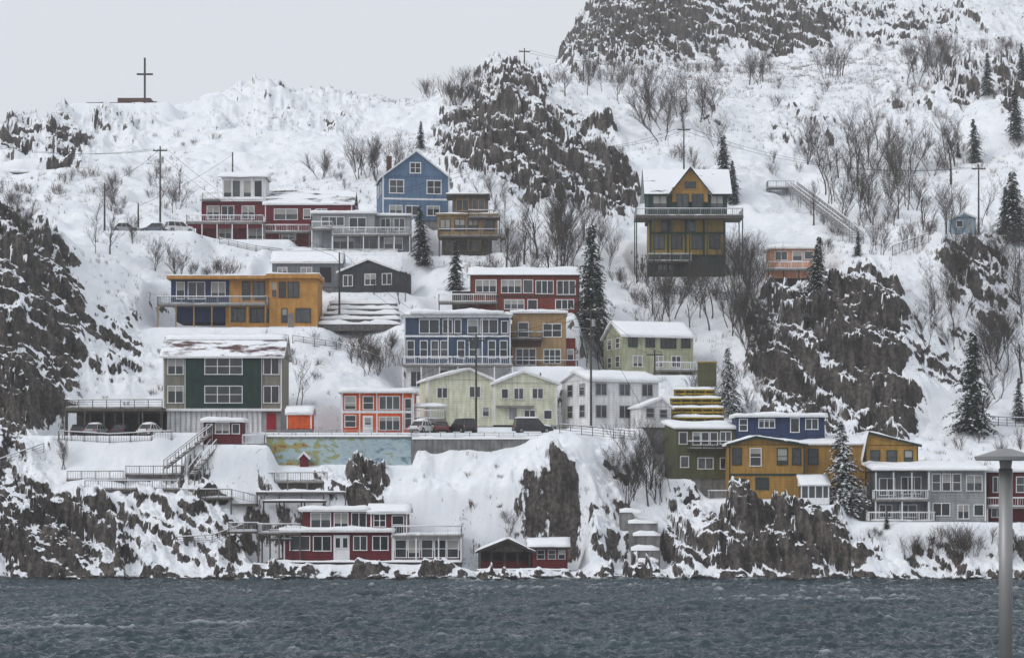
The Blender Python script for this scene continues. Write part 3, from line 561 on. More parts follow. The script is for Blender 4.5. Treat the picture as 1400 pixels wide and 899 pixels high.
chute=fbm(X*.16+Y*.02+Zb*.05,Y*.05,4,5)
ch2=fbm(X*.45+Zb*.22,Y*.12,3,15)
R=np.clip(R*(.12+1.1*chute+.8*ch2),0,1.15)
shb=np.clip((.9+1.6*fbm(X*.15,Y*0,3,9)-Zb)/1.2,0,1); R=np.maximum(R,shb*.9)
Rc=np.clip(R*1.3,0,1)
# wind-packed snow bank under the road: holds snow even where steep
bank=np.zeros_like(Zb)
for cx,cy,rx,ry,st in((640,690,110,75,.46),(790,700,60,90,.4),(600,640,60,30,.45),(700,730,70,40,.42),(740,640,60,40,.3)):
    q=((PX-cx)/rx)**2+((PY-cy)/ry)**2; w_=np.clip(1.3-q,0,1)*(Zb>2.2); bank=np.maximum(bank,w_*st)
R=R-bank
sc=np.clip((Y-250)/120,0,1)
big=fbm(X*.035,Y*.035,4,21)-.5
sn=fbm(X*.16,Y*.16+Zb*.1,3,61)-.5
dr=fbm(X*.45,Y*.3+Zb*.25,3,71)-.5
fine=fbm(X*1.3,Y*1.3+Zb*.8,3,81)-.5
gul=ridg(X*.13+Zb*.06,Y*.03,4,33)-.5
gul2=ridg(X*.42+Zb*.22,Y*.1,4,43)-.5
Zn=Zb+big*(2.0+5*sc)+sn*(2.0+1.0*sc)+dr*(.6+2.2*bank)+Rc*(gul*(4.5+4*sc)+gul2*2.8)
def terr(z,P,k,dip,seed,mixv):
    q=(z+dip*X+(fbm(X*.5/P,Y*.5/P,3,seed)-.5)*P*2.4)/P;t=q-np.floor(q);s=np.clip((t-.5)/k+.5,0,1);s=s*s*(3-2*s);return P*(s-t)*mixv
Zn=Zn+Rc*terr(Zn,5.5,.4,.55,101,.7)
Zn=Zn+Rc*terr(Zn,2.1,.4,.7,121,.75)
Zn=Zn+Rc*terr(Zn,.9,.5,.4,141,.6)+Rc*fine*1.0+fine*.14
bb_=np.clip((Y-249)/3.0,0.15,1); Zn=Zb+(Zn-Zb)*bb_
PADW=np.zeros_like(Zn)
for(x0,x1,y0,y1,z,fl) in PADS:
    dx=np.maximum(np.maximum(x0-X,X-x1),0);dy=np.maximum(np.maximum(y0-Y,Y-y1),0);dd=np.sqrt(dx*dx+dy*dy)
    w=np.clip(1-dd/fl,0,1);w=w*w*(3-2*w);Zn=Zn*(1-w)+(z+fine*.12*(1-(dd<=0)))*w;PADW=np.maximum(PADW,w)
R=R*(1-.6*PADW)
nr,nc=Zn.shape
V=np.stack([X,Y,Zn],-1).reshape(-1,3).astype(np.float32)
ii=np.arange(nr*nc).reshape(nr,nc)
Q=np.stack([ii[:-1,:-1],ii[:-1,1:],ii[1:,1:],ii[1:,:-1]],-1).reshape(-1,4)
def gridmesh(name,V,Q):
    me=bpy.data.meshes.new(name);me.vertices.add(len(V));me.vertices.foreach_set('co',V.ravel().astype(np.float32))
    me.loops.add(Q.size);me.loops.foreach_set('vertex_index',Q.ravel().astype(np.int32))
    me.polygons.add(len(Q));me.polygons.foreach_set('loop_start',np.arange(0,Q.size,4,dtype=np.int32));me.polygons.foreach_set('loop_total',np.full(len(Q),4,dtype=np.int32))
    me.polygons.foreach_set('use_smooth',np.ones(len(Q),dtype=bool));me.update(calc_edges=True);return me
me=gridmesh('snowy_hillside',V,Q)
at=me.attributes.new('rock','FLOAT','POINT');at.data.foreach_set('value',R.ravel().astype(np.float32))
hill=bpy.data.objects.new('snowy_hillside',me);scene.collection.objects.link(hill)
def terrmat():
    m=bpy.data.materials.new('snow_and_rock');m.use_nodes=True;nt=m.node_tree;N=nt.nodes;L=nt.links;bs=N['Principled BSDF']
    def nd(t,**k):
        n=N.new(t)
        for kk,v in k.items(): n.inputs[kk].default_value=v
        return n
    def mth(op,a,b=None,c=None):
        n=N.new('ShaderNodeMath');n.operation=op
        for i,v in enumerate((a,b,c)):
            if v is None:continue
            if isinstance(v,(int,float)):n.inputs[i].default_value=v
            else:L.new(v,n.inputs[i])
        return n.outputs[0]
    geo=N.new('ShaderNodeNewGeometry');P=geo.outputs['Position'];A=N.new('ShaderNodeAttribute');A.attribute_name='rock';Rk=A.outputs['Fac']
    sp=N.new('ShaderNodeSeparateXYZ');L.new(geo.outputs['Normal'],sp.inputs[0]);nz=sp.outputs['Z']
    n1=nd('ShaderNodeTexNoise',Scale=.3,Detail=4,Roughness=.62);L.new(P,n1.inputs['Vector'])
    mp=N.new('ShaderNodeMapping');mp.inputs['Rotation'].default_value=(0,.55,0);mp.inputs['Scale'].default_value=(1.0,.45,.26);L.new(P,mp.inputs['Vector'])
    n2=nd('ShaderNodeTexNoise',Scale=.9,Detail=4,Roughness=.7);L.new(mp.outputs[0],n2.inputs['Vector'])
    n3=nd('ShaderNodeTexNoise',Scale=2.2,Detail=3,Roughness=.6);L.new(P,n3.inputs['Vector'])
    thr=mth('ADD',.215,mth('MULTIPLY',Rk,.53))
    thr=mth('ADD',thr,mth('MULTIPLY',mth('SUBTRACT',n1.outputs['Fac'],.5),.7))
    thr=mth('ADD',thr,mth('MULTIPLY',mth('SUBTRACT',n2.outputs['Fac'],.5),.9))
    d=mth('SUBTRACT',thr,nz)
    mk_=nd('ShaderNodeMapRange');mk_.inputs['From Min'].default_value=-.03;mk_.inputs['From Max'].default_value=.03;L.new(d,mk_.inputs['Value']);rock=mk_.outputs[0]
    n4=nd('ShaderNodeTexNoise',Scale=1.8,Detail=5,Roughness=.85);L.new(P,n4.inputs['Vector'])
    n5=nd('ShaderNodeTexNoise',Scale=.08,Detail=3,Roughness=.6);L.new(P,n5.inputs['Vector'])
    wd=nd('ShaderNodeMapRange');wd.inputs['From Min'].default_value=.62;wd.inputs['From Max'].default_value=.7
    L.new(mth('ADD',n4.outputs['Fac'],mth('MULTIPLY',mth('SUBTRACT',n5.outputs['Fac'],.48),.5)),wd.inputs['Value'])
    rr=N.new('ShaderNodeValToRGB');e=rr.color_ramp.elements;e[0].position=.38;e[0].color=(.012,.011,.011,1);e[1].position=.66;e[1].color=(.165,.142,.125,1)
    q=e.new(.49);q.color=(.052,.045,.041,1);L.new(mth('ADD',mth('MULTIPLY',n2.outputs['Fac'],.6),mth('MULTIPLY',n3.outputs['Fac'],.4)),rr.inputs['Fac'])
    sr=N.new('ShaderNodeValToRGB');e=sr.color_ramp.elements;e[0].position=.3;e[0].color=(.75,.78,.83,1);e[1].position=.7;e[1].color=(.86,.87,.89,1);L.new(n1.outputs['Fac'],sr.inputs['Fac'])
    mx=N.new('ShaderNodeMix');mx.data_type='RGBA';L.new(mth('MULTIPLY',wd.outputs[0],.6),mx.inputs[0]);L.new(sr.outputs[0],mx.inputs[6]);mx.inputs[7].default_value=(.17,.14,.12,1)
    m2=N.new('ShaderNodeMix');m2.data_type='RGBA';L.new(rock,m2.inputs[0]);L.new(mx.outputs[2],m2.inputs[6]);L.new(rr.outputs[0],m2.inputs[7])
    sz=N.new('ShaderNodeSeparateXYZ');L.new(P,sz.inputs[0]);wt=nd('ShaderNodeMapRange');wt.inputs['From Min'].default_value=.4;wt.inputs['From Max'].default_value=.6
    L.new(mth('ADD',sz.outputs['Z'],mth('MULTIPLY',mth('SUBTRACT',n1.outputs['Fac'],.5),2.0)),wt.inputs['Value'])
    m3=N.new('ShaderNodeMix');m3.data_type='RGBA';L.new(wt.outputs[0],m3.inputs[0]);m3.inputs[6].default_value=(.02,.018,.016,1);L.new(m2.outputs[2],m3.inputs[7])
    L.new(m3.outputs[2],bs.inputs['Base Color']);bs.inputs['Roughness'].default_value=.75;bs.inputs['Specular IOR Level'].default_value=.2
    b2=nd('ShaderNodeBump',Distance=.5);L.new(mth('ADD',.2,mth('MULTIPLY',rock,.8)),b2.inputs['Strength'])
    L.new(mth('ADD',mth('MULTIPLY',n2.outputs['Fac'],1.8),n1.outputs['Fac']),b2.inputs['Height']);L.new(b2.outputs[0],bs.inputs['Normal'])
    return m
TM=terrmat();me.materials.append(TM)
def colz(px):
    j=int(np.clip(np.searchsorted(pxs,px)-1,0,nc-2));t=(px-pxs[j])/(pxs[j+1]-pxs[j]);return Zn[:,j]*(1-t)+Zn[:,j+1]*t
def hz(x,y):
    px=700+F*x/y;return float(np.interp(y,ys,colz(px)))
def pick(px,py,dmin=249):
    z=colz(px);p=HZ-(z-CZ)*F/ys;ok=np.where((p<=py)&(ys>=dmin))[0]
    if len(ok)==0:
        k=np.where(ys>300)[0];i=k[np.argmin(p[k])]
    else:i=ok[0]
    return Vector(((px-700)/F*ys[i],ys[i],float(z[i])))
def inpad(x,y,m=.3):
    for(x0,x1,y0,y1,z,fl) in PADS:
        if x0-m<x<x1+m and y0+1.0<y<y1+m:return True
    return False
sa=pick(1082,264,320);sb_=pick(1172,332,300)
mxup=0
for k in range(0,11):
    q=sa.lerp(sb_,k/10);mxup=max(mxup,hz(q.x,q.y)-q.z)
up=Vector((0,-.5,mxup+.7));stairs('cliff_stairway',sa+up,sb_+up,1.8,METAL,None,5)
stairs('cliff_stairway',sa+up+Vector((0,-3,-.3)),sa.lerp(sb_,.8)+up+Vector((0,-3,-.3)),1.1,METAL,None,5)
s=MB('stair_landing',tuple(sa+up));s.cube('platform',METAL,-4.4,.3,-1.6,1.2,-.2,0);s.rail((-4.3,-1.5,0),(.2,-1.5,0),METAL,1.0);s.rail((-4.3,-1.5,0),(-4.3,1.1,0),METAL,1.0)
for x in(-4.2,-2,0): s.tube('posts',METAL,(x,-1.4,-6),(x,-1.4,-.2),.09,n=4)
s.build()

# ------------------------------------------------------------ WATER
yw=np.concatenate([np.arange(-60,120,6),np.arange(120,200,.24),np.arange(200,262,.33)])
pw=np.concatenate([np.arange(-2600,-60,60),np.arange(-60,1460,3.0),np.arange(1460,4000,60)])
PW,YW=np.meshgrid(pw,yw);XW=(PW-700)/F*np.maximum(YW,120)
amp=np.clip((YW-110)/15,0,1)
wv=(ridg(XW*.17+YW*.05,YW*.3,4,5,.62)-.5)*1.2+(ridg(XW*.6-YW*.2,YW*1.0+XW*.1,3,9,.6)-.5)*.7+(fbm(XW*.03,YW*.05,3,77)-.5)*.3
ZW=-.1+wv*amp*1.0
nr2,nc2=ZW.shape;i2=np.arange(nr2*nc2).reshape(nr2,nc2);Q2=np.stack([i2[:-1,:-1],i2[:-1,1:],i2[1:,1:],i2[1:,:-1]],-1).reshape(-1,4)
mw=gridmesh('harbour_water',np.stack([XW,YW,ZW],-1).reshape(-1,3),Q2);wo=bpy.data.objects.new('harbour_water',mw);scene.collection.objects.link(wo)
crest=np.clip((wv-.6)*5,0,1)*(fbm(XW*.08,YW*.12,3,41)>.55)*.8
at=mw.attributes.new('crest','FLOAT','POINT');at.data.foreach_set('value',crest.ravel().astype(np.float32))
m=bpy.data.materials.new('sea_water');m.use_nodes=True;nt=m.node_tree;N=nt.nodes;L=nt.links;bs=N['Principled BSDF'];bs.inputs['Roughness'].default_value=.08;bs.inputs['IOR'].default_value=1.33
geo=N.new('ShaderNodeNewGeometry');mp=N.new('ShaderNodeMapping');mp.inputs['Scale'].default_value=(.6,1.1,1);L.new(geo.outputs['Position'],mp.inputs[0])
n=N.new('ShaderNodeTexNoise');n.inputs['Scale'].default_value=1.0;n.inputs['Detail'].default_value=5;n.inputs['Roughness'].default_value=.6;L.new(mp.outputs[0],n.inputs['Vector'])
bp=N.new('ShaderNodeBump');bp.inputs['Distance'].default_value=.5;bp.inputs['Strength'].default_value=1;L.new(n.outputs['Fac'],bp.inputs['Height']);L.new(bp.outputs[0],bs.inputs['Normal'])
n2=N.new('ShaderNodeTexNoise');n2.inputs['Scale'].default_value=.06;n2.inputs['Detail'].default_value=4;L.new(mp.outputs[0],n2.inputs['Vector'])
r=N.new('ShaderNodeValToRGB');r.color_ramp.elements[0].position=.35;r.color_ramp.elements[0].color=(.014,.030,.040,1);r.color_ramp.elements[1].position=.65;r.color_ramp.elements[1].color=(.026,.050,.064,1)
L.new(n2.outputs['Fac'],r.inputs[0]);A=N.new('ShaderNodeAttribute');A.attribute_name='crest';mx=N.new('ShaderNodeMix');mx.data_type='RGBA';L.new(A.outputs['Fac'],mx.inputs[0]);L.new(r.outputs[0],mx.inputs[6]);mx.inputs[7].default_value=(.42,.45,.47,1)
L.new(mx.outputs[2],bs.inputs['Base Color']);mw.materials.append(m)
sb=MB('seabed');sb.cube('seabed',CONC,-900,900,-200,262,-8,-7);sb.build()

# ------------------------------------------------------------ ROAD
s=MB('snowy_road');SLUSH=mk('road_slush',(.42,.43,.45),var=.35,scale=.6,bump=.4,stain=0)
x0,x1=(235-700)/F*275,(757-700)/F*275;zr=RZ-.09
s.slab('snowy_road',SLUSH,[(x0,270.6,zr),(x1,270.6,zr),(x1,276.5,zr),(x0,276.5,zr)],.06,cell=1.2,jit=.2);s.build()

# ------------------------------------------------------------ shoreline rocks
s=MB('shore_rocks')
bm=bmesh.new();bmesh.ops.create_icosphere(bm,subdivisions=2,radius=1);iv=[v.co.copy() for v in bm.verts];iff=[tuple(v.index for v in f.verts) for f in bm.faces];bm.free()
for k in range(230):
    px=random.uniform(-80,1480);d=random.uniform(248.8,251.2);x=(px-700)/F*d;sz=random.uniform(.15,.45)*(1.5 if random.random()<.1 else 1)
    z=min(max(hz(x,d),-.3),.6);sx,sy,szz=sz*random.uniform(.8,1.8),sz*random.uniform(.7,1.2),sz*random.uniform(.4,.8);ph=random.random()*9
    s.add('shore_rocks',TM,[(x+p.x*sx*(1+.25*math.sin(p.z*5+ph)),d+p.y*sy*(1+.2*math.sin(p.x*6+ph)),z+p.z*szz*(1+.25*math.sin(p.y*5+ph+p.x*3))) for p in iv],iff)
o=s.build();at=o.data.attributes.new('rock','FLOAT','POINT');at.data.foreach_set('value',[1.0]*len(o.data.vertices))

# ------------------------------------------------------------ VEGETATION
BARK=mk('bare_branch',(.072,.060,.054),var=.35,scale=.4,stain=0,rough=.9);BRUSH=mk('dry_brush',(.11,.078,.062),var=.4,scale=.4,stain=0,rough=.9)
def bare(seed,H,levels,spread,stems=1,up=.35,mat=None,r0=.1,rmin=.012,kids=(1,2)):
    rnd=random.Random(seed);v=[];f=[]
    def seg(p0,p1,r0,r1,n):
        d=(p1-p0).normalized();a=d.cross(Vector((.3,.2,1)));a.normalize();b=d.cross(a);o=len(v)
        for p,r in((p0,r0),(p1,r1)):
            for i in range(n):t=6.2832*i/n;v.append(p+a*math.cos(t)*r+b*math.sin(t)*r)
        for i in range(n):f.append((o+i,o+(i+1)%n,o+n+(i+1)%n,o+n+i))
    def grow(p,d,Ln,r,lv):
        ns=5 if lv==levels else 3
        for k in range(ns):
            d=(d+Vector((rnd.gauss(0,.1),rnd.gauss(0,.1),rnd.gauss(.04,.06)))).normalized();q=p+d*Ln/ns;r1=max(rmin*.7,r*(1-.62/ns))
            seg(p,q,r,r1,5 if lv==levels else 3);p=q;r=r1
            if lv>0 and (k>0 or lv<levels):
                for c in range(rnd.choice(kids)):
                    a=rnd.random()*6.283;sd=Vector((math.cos(a),math.sin(a),up*rnd.uniform(.2,2.2)));nd_=(d*.9+sd*spread*rnd.uniform(.6,1.3)).normalized()
                    grow(p,nd_,Ln*rnd.uniform(.4,.62),max(rmin,r*.52),lv-1)
    for sidx in range(stems):
        a=rnd.random()*6.283;dd=Vector((math.cos(a)*.28,math.sin(a)*.28,1)).normalized() if stems>1 else Vector((0,0,1))
        grow(Vector((math.cos(a)*.25*(stems>1),math.sin(a)*.25*(stems>1),-.4)),dd,H*rnd.uniform(.5,.7),r0,levels)
    me=bpy.data.meshes.new('bare_tree');me.from_pydata([tuple(q) for q in v],[],f);me.materials.append(mat or BARK)
    return me,max(q.z for q in v)
TR=[bare(1,8,4,.6,kids=(1,1,2)),bare(2,8,4,.75,kids=(1,1,2)),bare(3,8,3,.5,stems=2,r0=.1,kids=(2,2,3)),bare(4,8,3,.6,stems=2,r0=.09,kids=(2,2,3)),bare(5,8,4,.8,kids=(1,1,2)),bare(6,8,3,.5,stems=3,r0=.07,kids=(1,2,3)),bare(7,8,4,.65,r0=.13,kids=(1,1,2))]
SH=[bare(11,2.5,2,.5,stems=8,r0=.022,mat=BRUSH,rmin=.009),bare(12,2.5,2,.6,stems=9,r0=.022,rmin=.009),bare(13,3,2,.5,stems=6,r0=.03,rmin=.01),bare(14,2.5,1,.5,stems=10,r0=.02,rmin=.009,mat=BRUSH)]
def place(me_zm,name,px,py,hpx,dmin=249,free=False,sxy=1.0):
    p=pick(px,py,dmin)
    if not free and inpad(p.x,p.y):return
    me,zm=me_zm;o=bpy.data.objects.new(name,me);scene.collection.objects.link(o);h=hpx*p.y/F;sc=h/zm
    o.location=(p.x,p.y,p.z-.15);o.rotation_euler=(random.uniform(-.06,.06),random.uniform(-.06,.06),random.random()*6.28);o.scale=(sc*random.uniform(.9,1.25)*sxy,)*2+(sc,)
CL=[(485,560,225,250,11,50,75),(430,465,243,252,3,40,50),(690,850,315,372,20,60,95),(770,850,112,140,9,35,60),(870,1000,150,205,16,50,90),
(880,1035,410,480,22,60,105),(1000,1036,390,480,6,70,110),(1100,1260,225,310,28,60,100),(1190,1310,200,330,22,55,95),(1240,1300,90,122,11,50,75),(1020,1060,100,122,6,40,55),(1118,1160,100,112,7,40,55),
(120,185,330,365,4,45,60),(130,250,275,312,10,30,60),(0,35,295,325,5,35,55),(190,245,352,392,4,50,65),(400,425,556,560,2,68,75),(1300,1400,345,470,16,60,90),(1350,1400,430,560,9,70,100),
(850,905,640,705,9,75,105),(880,925,645,690,4,55,70),(60,90,600,650,3,50,70),(1265,1320,400,500,8,45,70),(1330,1400,290,330,6,55,70),(700,800,380,410,8,60,90),(540,600,380,420,4,40,50),(1310,1345,575,592,3,75,90),(1180,1240,340,350,6,45,60),(1000,1050,440,500,7,60,80),
(480,530,500,516,5,40,55),(650,690,265,310,6,40,60),(0,60,290,330,3,35,55),(800,830,480,510,4,60,80),(880,925,600,640,3,50,60),(930,1000,560,590,4,50,70),(500,540,395,420,2,40,50)]
for x0,x1,y0,y1,n,h0,h1 in CL:
    for k in range(n): place(random.choice(TR),'bare_tree',random.uniform(x0,x1),random.uniform(y0,y1),random.uniform(h0,h1))
SL=[(575,650,125,150,16,15,35),(640,760,112,128,12,12,24),(880,1060,92,106,30,8,18),(1150,1400,58,80,40,8,20),(765,880,95,120,20,12,26),(260,325,368,380,12,16,28),(1240,1290,745,762,7,22,35),(1305,1375,738,768,14,22,38),
(480,545,475,512,12,20,34),(0,110,255,280,14,10,18),(80,260,240,300,26,10,24),(150,300,160,240,14,6,12),(870,1000,380,420,20,20,32),(430,520,425,445,6,12,20),(1120,1300,300,345,20,14,26),(1050,1400,120,240,40,10,24),(700,860,380,400,12,12,26),(960,1040,500,560,12,20,32),(1270,1400,560,620,14,15,26),(680,720,700,750,5,15,22),(820,1000,210,260,20,12,24),(1010,1050,640,660,3,18,24),(1120,1200,700,740,7,10,18),(95,220,440,560,10,8,16),(640,700,340,390,8,16,30),(385,470,455,520,10,10,18),(400,640,230,290,18,8,18),(540,840,630,740,12,7,12)]
for x0,x1,y0,y1,n,h0,h1 in SL:
    for k in range(n): place(random.choice(SH),'shrub',random.uniform(x0,x1),random.uniform(y0,y1),random.uniform(h0,h1),sxy=1.2)
NEED=[mk('spruce_needles',(.018,.032,.024),var=.45,scale=.8,stain=0,rough=.9),mk('spruce_needles_light',(.033,.048,.033),var=.4,scale=.8,stain=0,rough=.9)]
def conifer(seed,snow,wid=.3):
    rnd=random.Random(seed);H=10.;v=[];f=[];mi=[];n=6
    for k,(z,r) in enumerate(((-.5,.16),(H*.97,.02))):
        for i in range(n):v.append((math.cos(6.283*i/n)*r,math.sin(6.283*i/n)*r,z))
    for i in range(n):f.append((i,(i+1)%n,n+(i+1)%n,n+i));mi.append(3)
    z=.5
    while z<H*.985:
        t=1-z/H;Rr=H*wid*(t**.85)*rnd.uniform(.65,1.2)+.12;nb=int(5+8*t)
        for b_ in range(nb):
            a=rnd.random()*6.283;L_=Rr*rnd.uniform(.55,1.2);dr=.32+.2*rnd.random();ns=max(3,int(L_/.16))
            for k in range(ns):
                u=(k+.6)/ns;rad=L_*u;c=Vector((math.cos(a)*rad,math.sin(a)*rad,z-rad*dr*u+.12*u))
                for rep in range(3):
                    w=.16+.2*(1-u)*min(1,L_/1.5);s_=Vector((-math.sin(a),math.cos(a),0))*rnd.choice((-1,1))
                    p0=c+Vector((rnd.gauss(0,.05),rnd.gauss(0,.05),rnd.gauss(0,.06)));tip=p0+s_*w*rnd.uniform(.7,1.4)+Vector((math.cos(a),math.sin(a),0))*.2+Vector((0,0,rnd.uniform(-.22,.02)))
                    q=p0+Vector((math.cos(a),math.sin(a),-.15))*.2;o=len(v);v.extend([tuple(p0+Vector((0,0,.05))),tuple(q-Vector((0,0,.05))),tuple(tip)]);f.append((o,o+1,o+2))
                    mi.append(2 if rnd.random()<snow*(.5+u) and rep==0 else (0 if rnd.random()<.65 else 1))
                    if mi[-1]==2:
                        v.extend([tuple(p0+Vector((0,0,.1))),tuple(q+s_*w*.8+Vector((0,0,.04))),tuple(p0+s_*w*1.1+Vector((-.1*math.cos(a),-.1*math.sin(a),.02))),tuple(p0-s_*w*.7+Vector((0,0,-.02)))])
                        o2=len(v)-4;f.append((o2,o2+1,o2+2));mi.append(2);f.append((o2,o2+3,o2+1));mi.append(2)
        z+=rnd.uniform(.2,.34)*(.6+.6*t)
    me=bpy.data.meshes.new('spruce');me.from_pydata(v,[],f)
    for m_ in(NEED[0],NEED[1],SNOW,BARK):me.materials.append(m_)
    me.polygons.foreach_set('material_index',mi);return me,10.
CN=[conifer(1,.08,.25),conifer(2,.12,.29),conifer(3,.5,.31),conifer(4,.14,.23)]
for px,py,h,k,dm in[(808,462,152,3,285),(577,362,80,0,320),(622,396,70,0,310),(990,272,88,1,300),(1003,280,60,0,300),(1117,396,74,1,300),(1333,222,60,0,300),(1351,130,58,1,300),(1385,332,98,1,300),(1375,325,70,0,300),(1327,592,140,3,270),(1155,696,122,2,255),
 (1000,566,92,2,275),(575,203,38,0,300),(1172,350,36,1,300),(1390,192,70,0,300),(1392,575,60,3,270),(1212,722,26,0,250),(1100,440,26,1,300),(1398,110,50,0,300),(818,455,90,0,285),(580,366,50,1,320),(975,262,30,0,300),(1310,215,22,0,300)]:
    place(CN[k],'spruce_tree',px,py,h,dm,True,.9)
wgt=np.clip(fbm(X*.06,Y*.06,3,99)-.42,0,1)*4*(Zn>3)*(PX>-30)*(PX<1430)*(1-PADW)
wgt=wgt+((PY>85)&(PY<125)&(PX>860)&(PX<1420))*2.0*(Y>430)
wgt=wgt*(np.clip((Y-255)/40,.25,1)); area=np.gradient(ys)[:,None]*Y; pr=(wgt*area).ravel();pr=pr/pr.sum()
idx=np.random.choice(len(pr),16000,p=pr);XR=X.ravel();YR=Y.ravel();ZR=Zn.ravel();gv=[];gf=[]
for i in idx:
    x,y,z=XR[i],YR[i],ZR[i];hh=random.uniform(.25,.95)
    for k in range(5):
        a=random.random()*6.28;bx=x+random.gauss(0,.2);by=y+random.gauss(0,.2);w=.026;l=random.uniform(.1,.5)*hh;o=len(gv)
        gv.extend([(bx-w,by,z-.1),(bx+w,by,z-.1),(bx+math.cos(a)*l,by+math.sin(a)*l,z+hh*random.uniform(.6,1.1))]);gf.append((o,o+1,o+2))
mg=bpy.data.meshes.new('dry_grass');mg.from_pydata(gv,[],gf);mg.materials.append(mk('dry_grass_blade',(.12,.088,.06),var=.4,stain=0));scene.collection.objects.link(bpy.data.objects.new('dry_grass',mg))

# ------------------------------------------------------------ UTILITY POLES
PT={}
def upole(px,pt,pb,d=None,arm=True,trans=False,key=None,r=.17):
    p=pick(px,pb) if d is None else Vector(W(px,pb,d))
    zb=hz(p.x,p.y)-.5;zt=CZ+(HZ-pt)/F*p.y;s=MB('utility_pole',(p.x,p.y,zb));h=zt-zb
    s.tube('pole',POLE,(0,0,0),(0,0,h),r,r*.65,8)
    if arm:
        s.cube('crossarm',POLE,-1.1,1.1,-.07,.07,h-.77,h-.58)
        for x in(-1,-.45,.45,1):s.tube('insulator',GTRIM,(x,0,h-.6),(x,0,h-.38),.05,n=6)
    if trans:s.tube('transformer',GTRIM,(.32,-.1,h-2.6),(.32,-.1,h-1.7),.25,n=10);s.tube('lamp_arm',METAL,(0,0,h-3),(-1.6,-.3,h-2.7),.04);s.cube('lamp_head',METAL,-2.1,-1.5,-.42,-.2,h-2.8,h-2.66)
    s.build();PT[key or px]=Vector((p.x,p.y,zt-.4))
upole(219,200,322,343,trans=True);upole(143,250,318,343,arm=False);upole(189,278,318,343,arm=False);upole(651,458,590,277,trans=True);upole(808,418,585,279,trans=True)
upole(717,66,112,430);upole(723,192,262);upole(935,172,240,372);upole(979,30,92);upole(1338,225,316,348);upole(464,345,445,315,arm=False);upole(735,700,740,arm=False,r=.08);upole(895,478,515,300);upole(318,208,262,370,arm=False)
s=MB('power_lines')
def wire(a,b,sag,off=0):
    a=a+Vector((off,0,0));b=b+Vector((off,0,0));pr_=a
    for k in range(1,15):
        t=k/14;q=a.lerp(b,t)-Vector((0,0,4*sag*t*(1-t)));s.tube('power_lines',WIRE,pr_,q,.027,n=3);pr_=q
for off in(-1,1):
    wire(PT[651],PT[808],.8,off);wire(PT[219],PT[464],2,off);wire(PT[464],PT[651],2,off);wire(PT[219],Vector(W(-60,190,345)),1.5,off);wire(PT[808],PT[895],.8,off)
    wire(PT[723],PT[935],2,off);wire(PT[935],PT[1338],3,off);wire(PT[723],Vector(W(540,262,350)),1,off);wire(PT[717],PT[979],5,off)
wire(PT[143],PT[219],.6);wire(PT[189],PT[318],.6);wire(PT[651],Vector(W(560,520,290)),.5);wire(PT[808],Vector(W(880,560,279)),.4);s.build()

# ------------------------------------------------------------ FENCES following the ground
def fence(name,pts,mat,h=1.1,style='bars',sp=3,dm=255):
    P=[]
    for a,b_ in zip(pts[:-1],pts[1:]):
        n=max(1,int(abs(a[0]-b_[0])/(sp*F/320)))
        for k in range(n): t=k/n;P.append(pick(a[0]+(b_[0]-a[0])*t,a[1]+(b_[1]-a[1])*t,dm))
    P.append(pick(*pts[-1],dm)); s=MB(name)
    for a,b_ in zip(P[:-1],P[1:]):
        if (a-b_).length<9: s.rail(a,b_,mat,h,gap=.3,part=name,style=style)
    if s.parts: s.build()
fence('ridge_fence',[(1118,372),(1180,365),(1220,350),(1270,332),(1320,318)],DWOOD,1.5,dm=305)
fence('slope_fence',[(900,400),(960,408),(1020,415),(1075,420)],DWOOD,1.3,dm=300)
fence('slope_fence',[(0,640),(30,630),(60,620)],LWOOD,1.1,'rails');fence('slope_fence',[(80,603),(150,606),(235,603)],WOOD,1.1,'bars',dm=266)
fence('garden_fence',[(400,470),(460,478),(520,500)],LWOOD,1.1,'rails',dm=290)
fence('garden_fence',[(1330,580),(1400,584)],DWOOD,1.2,'rails',dm=270);fence('slope_fence',[(240,748),(290,742),(330,728)],LWOOD,.9,'rails',dm=251)
fence('garden_fence',[(1040,600),(1000,598)],DWOOD,1.1);fence('guard_rail',[(300,335),(350,345),(385,352)],LWOOD,.9,'rails',dm=325)
fence('guard_rail',[(765,592),(810,596),(868,602)],WOOD,1.1,'rails',dm=266);fence('garden_fence',[(1030,610),(1060,600)],WOOD,1.1)

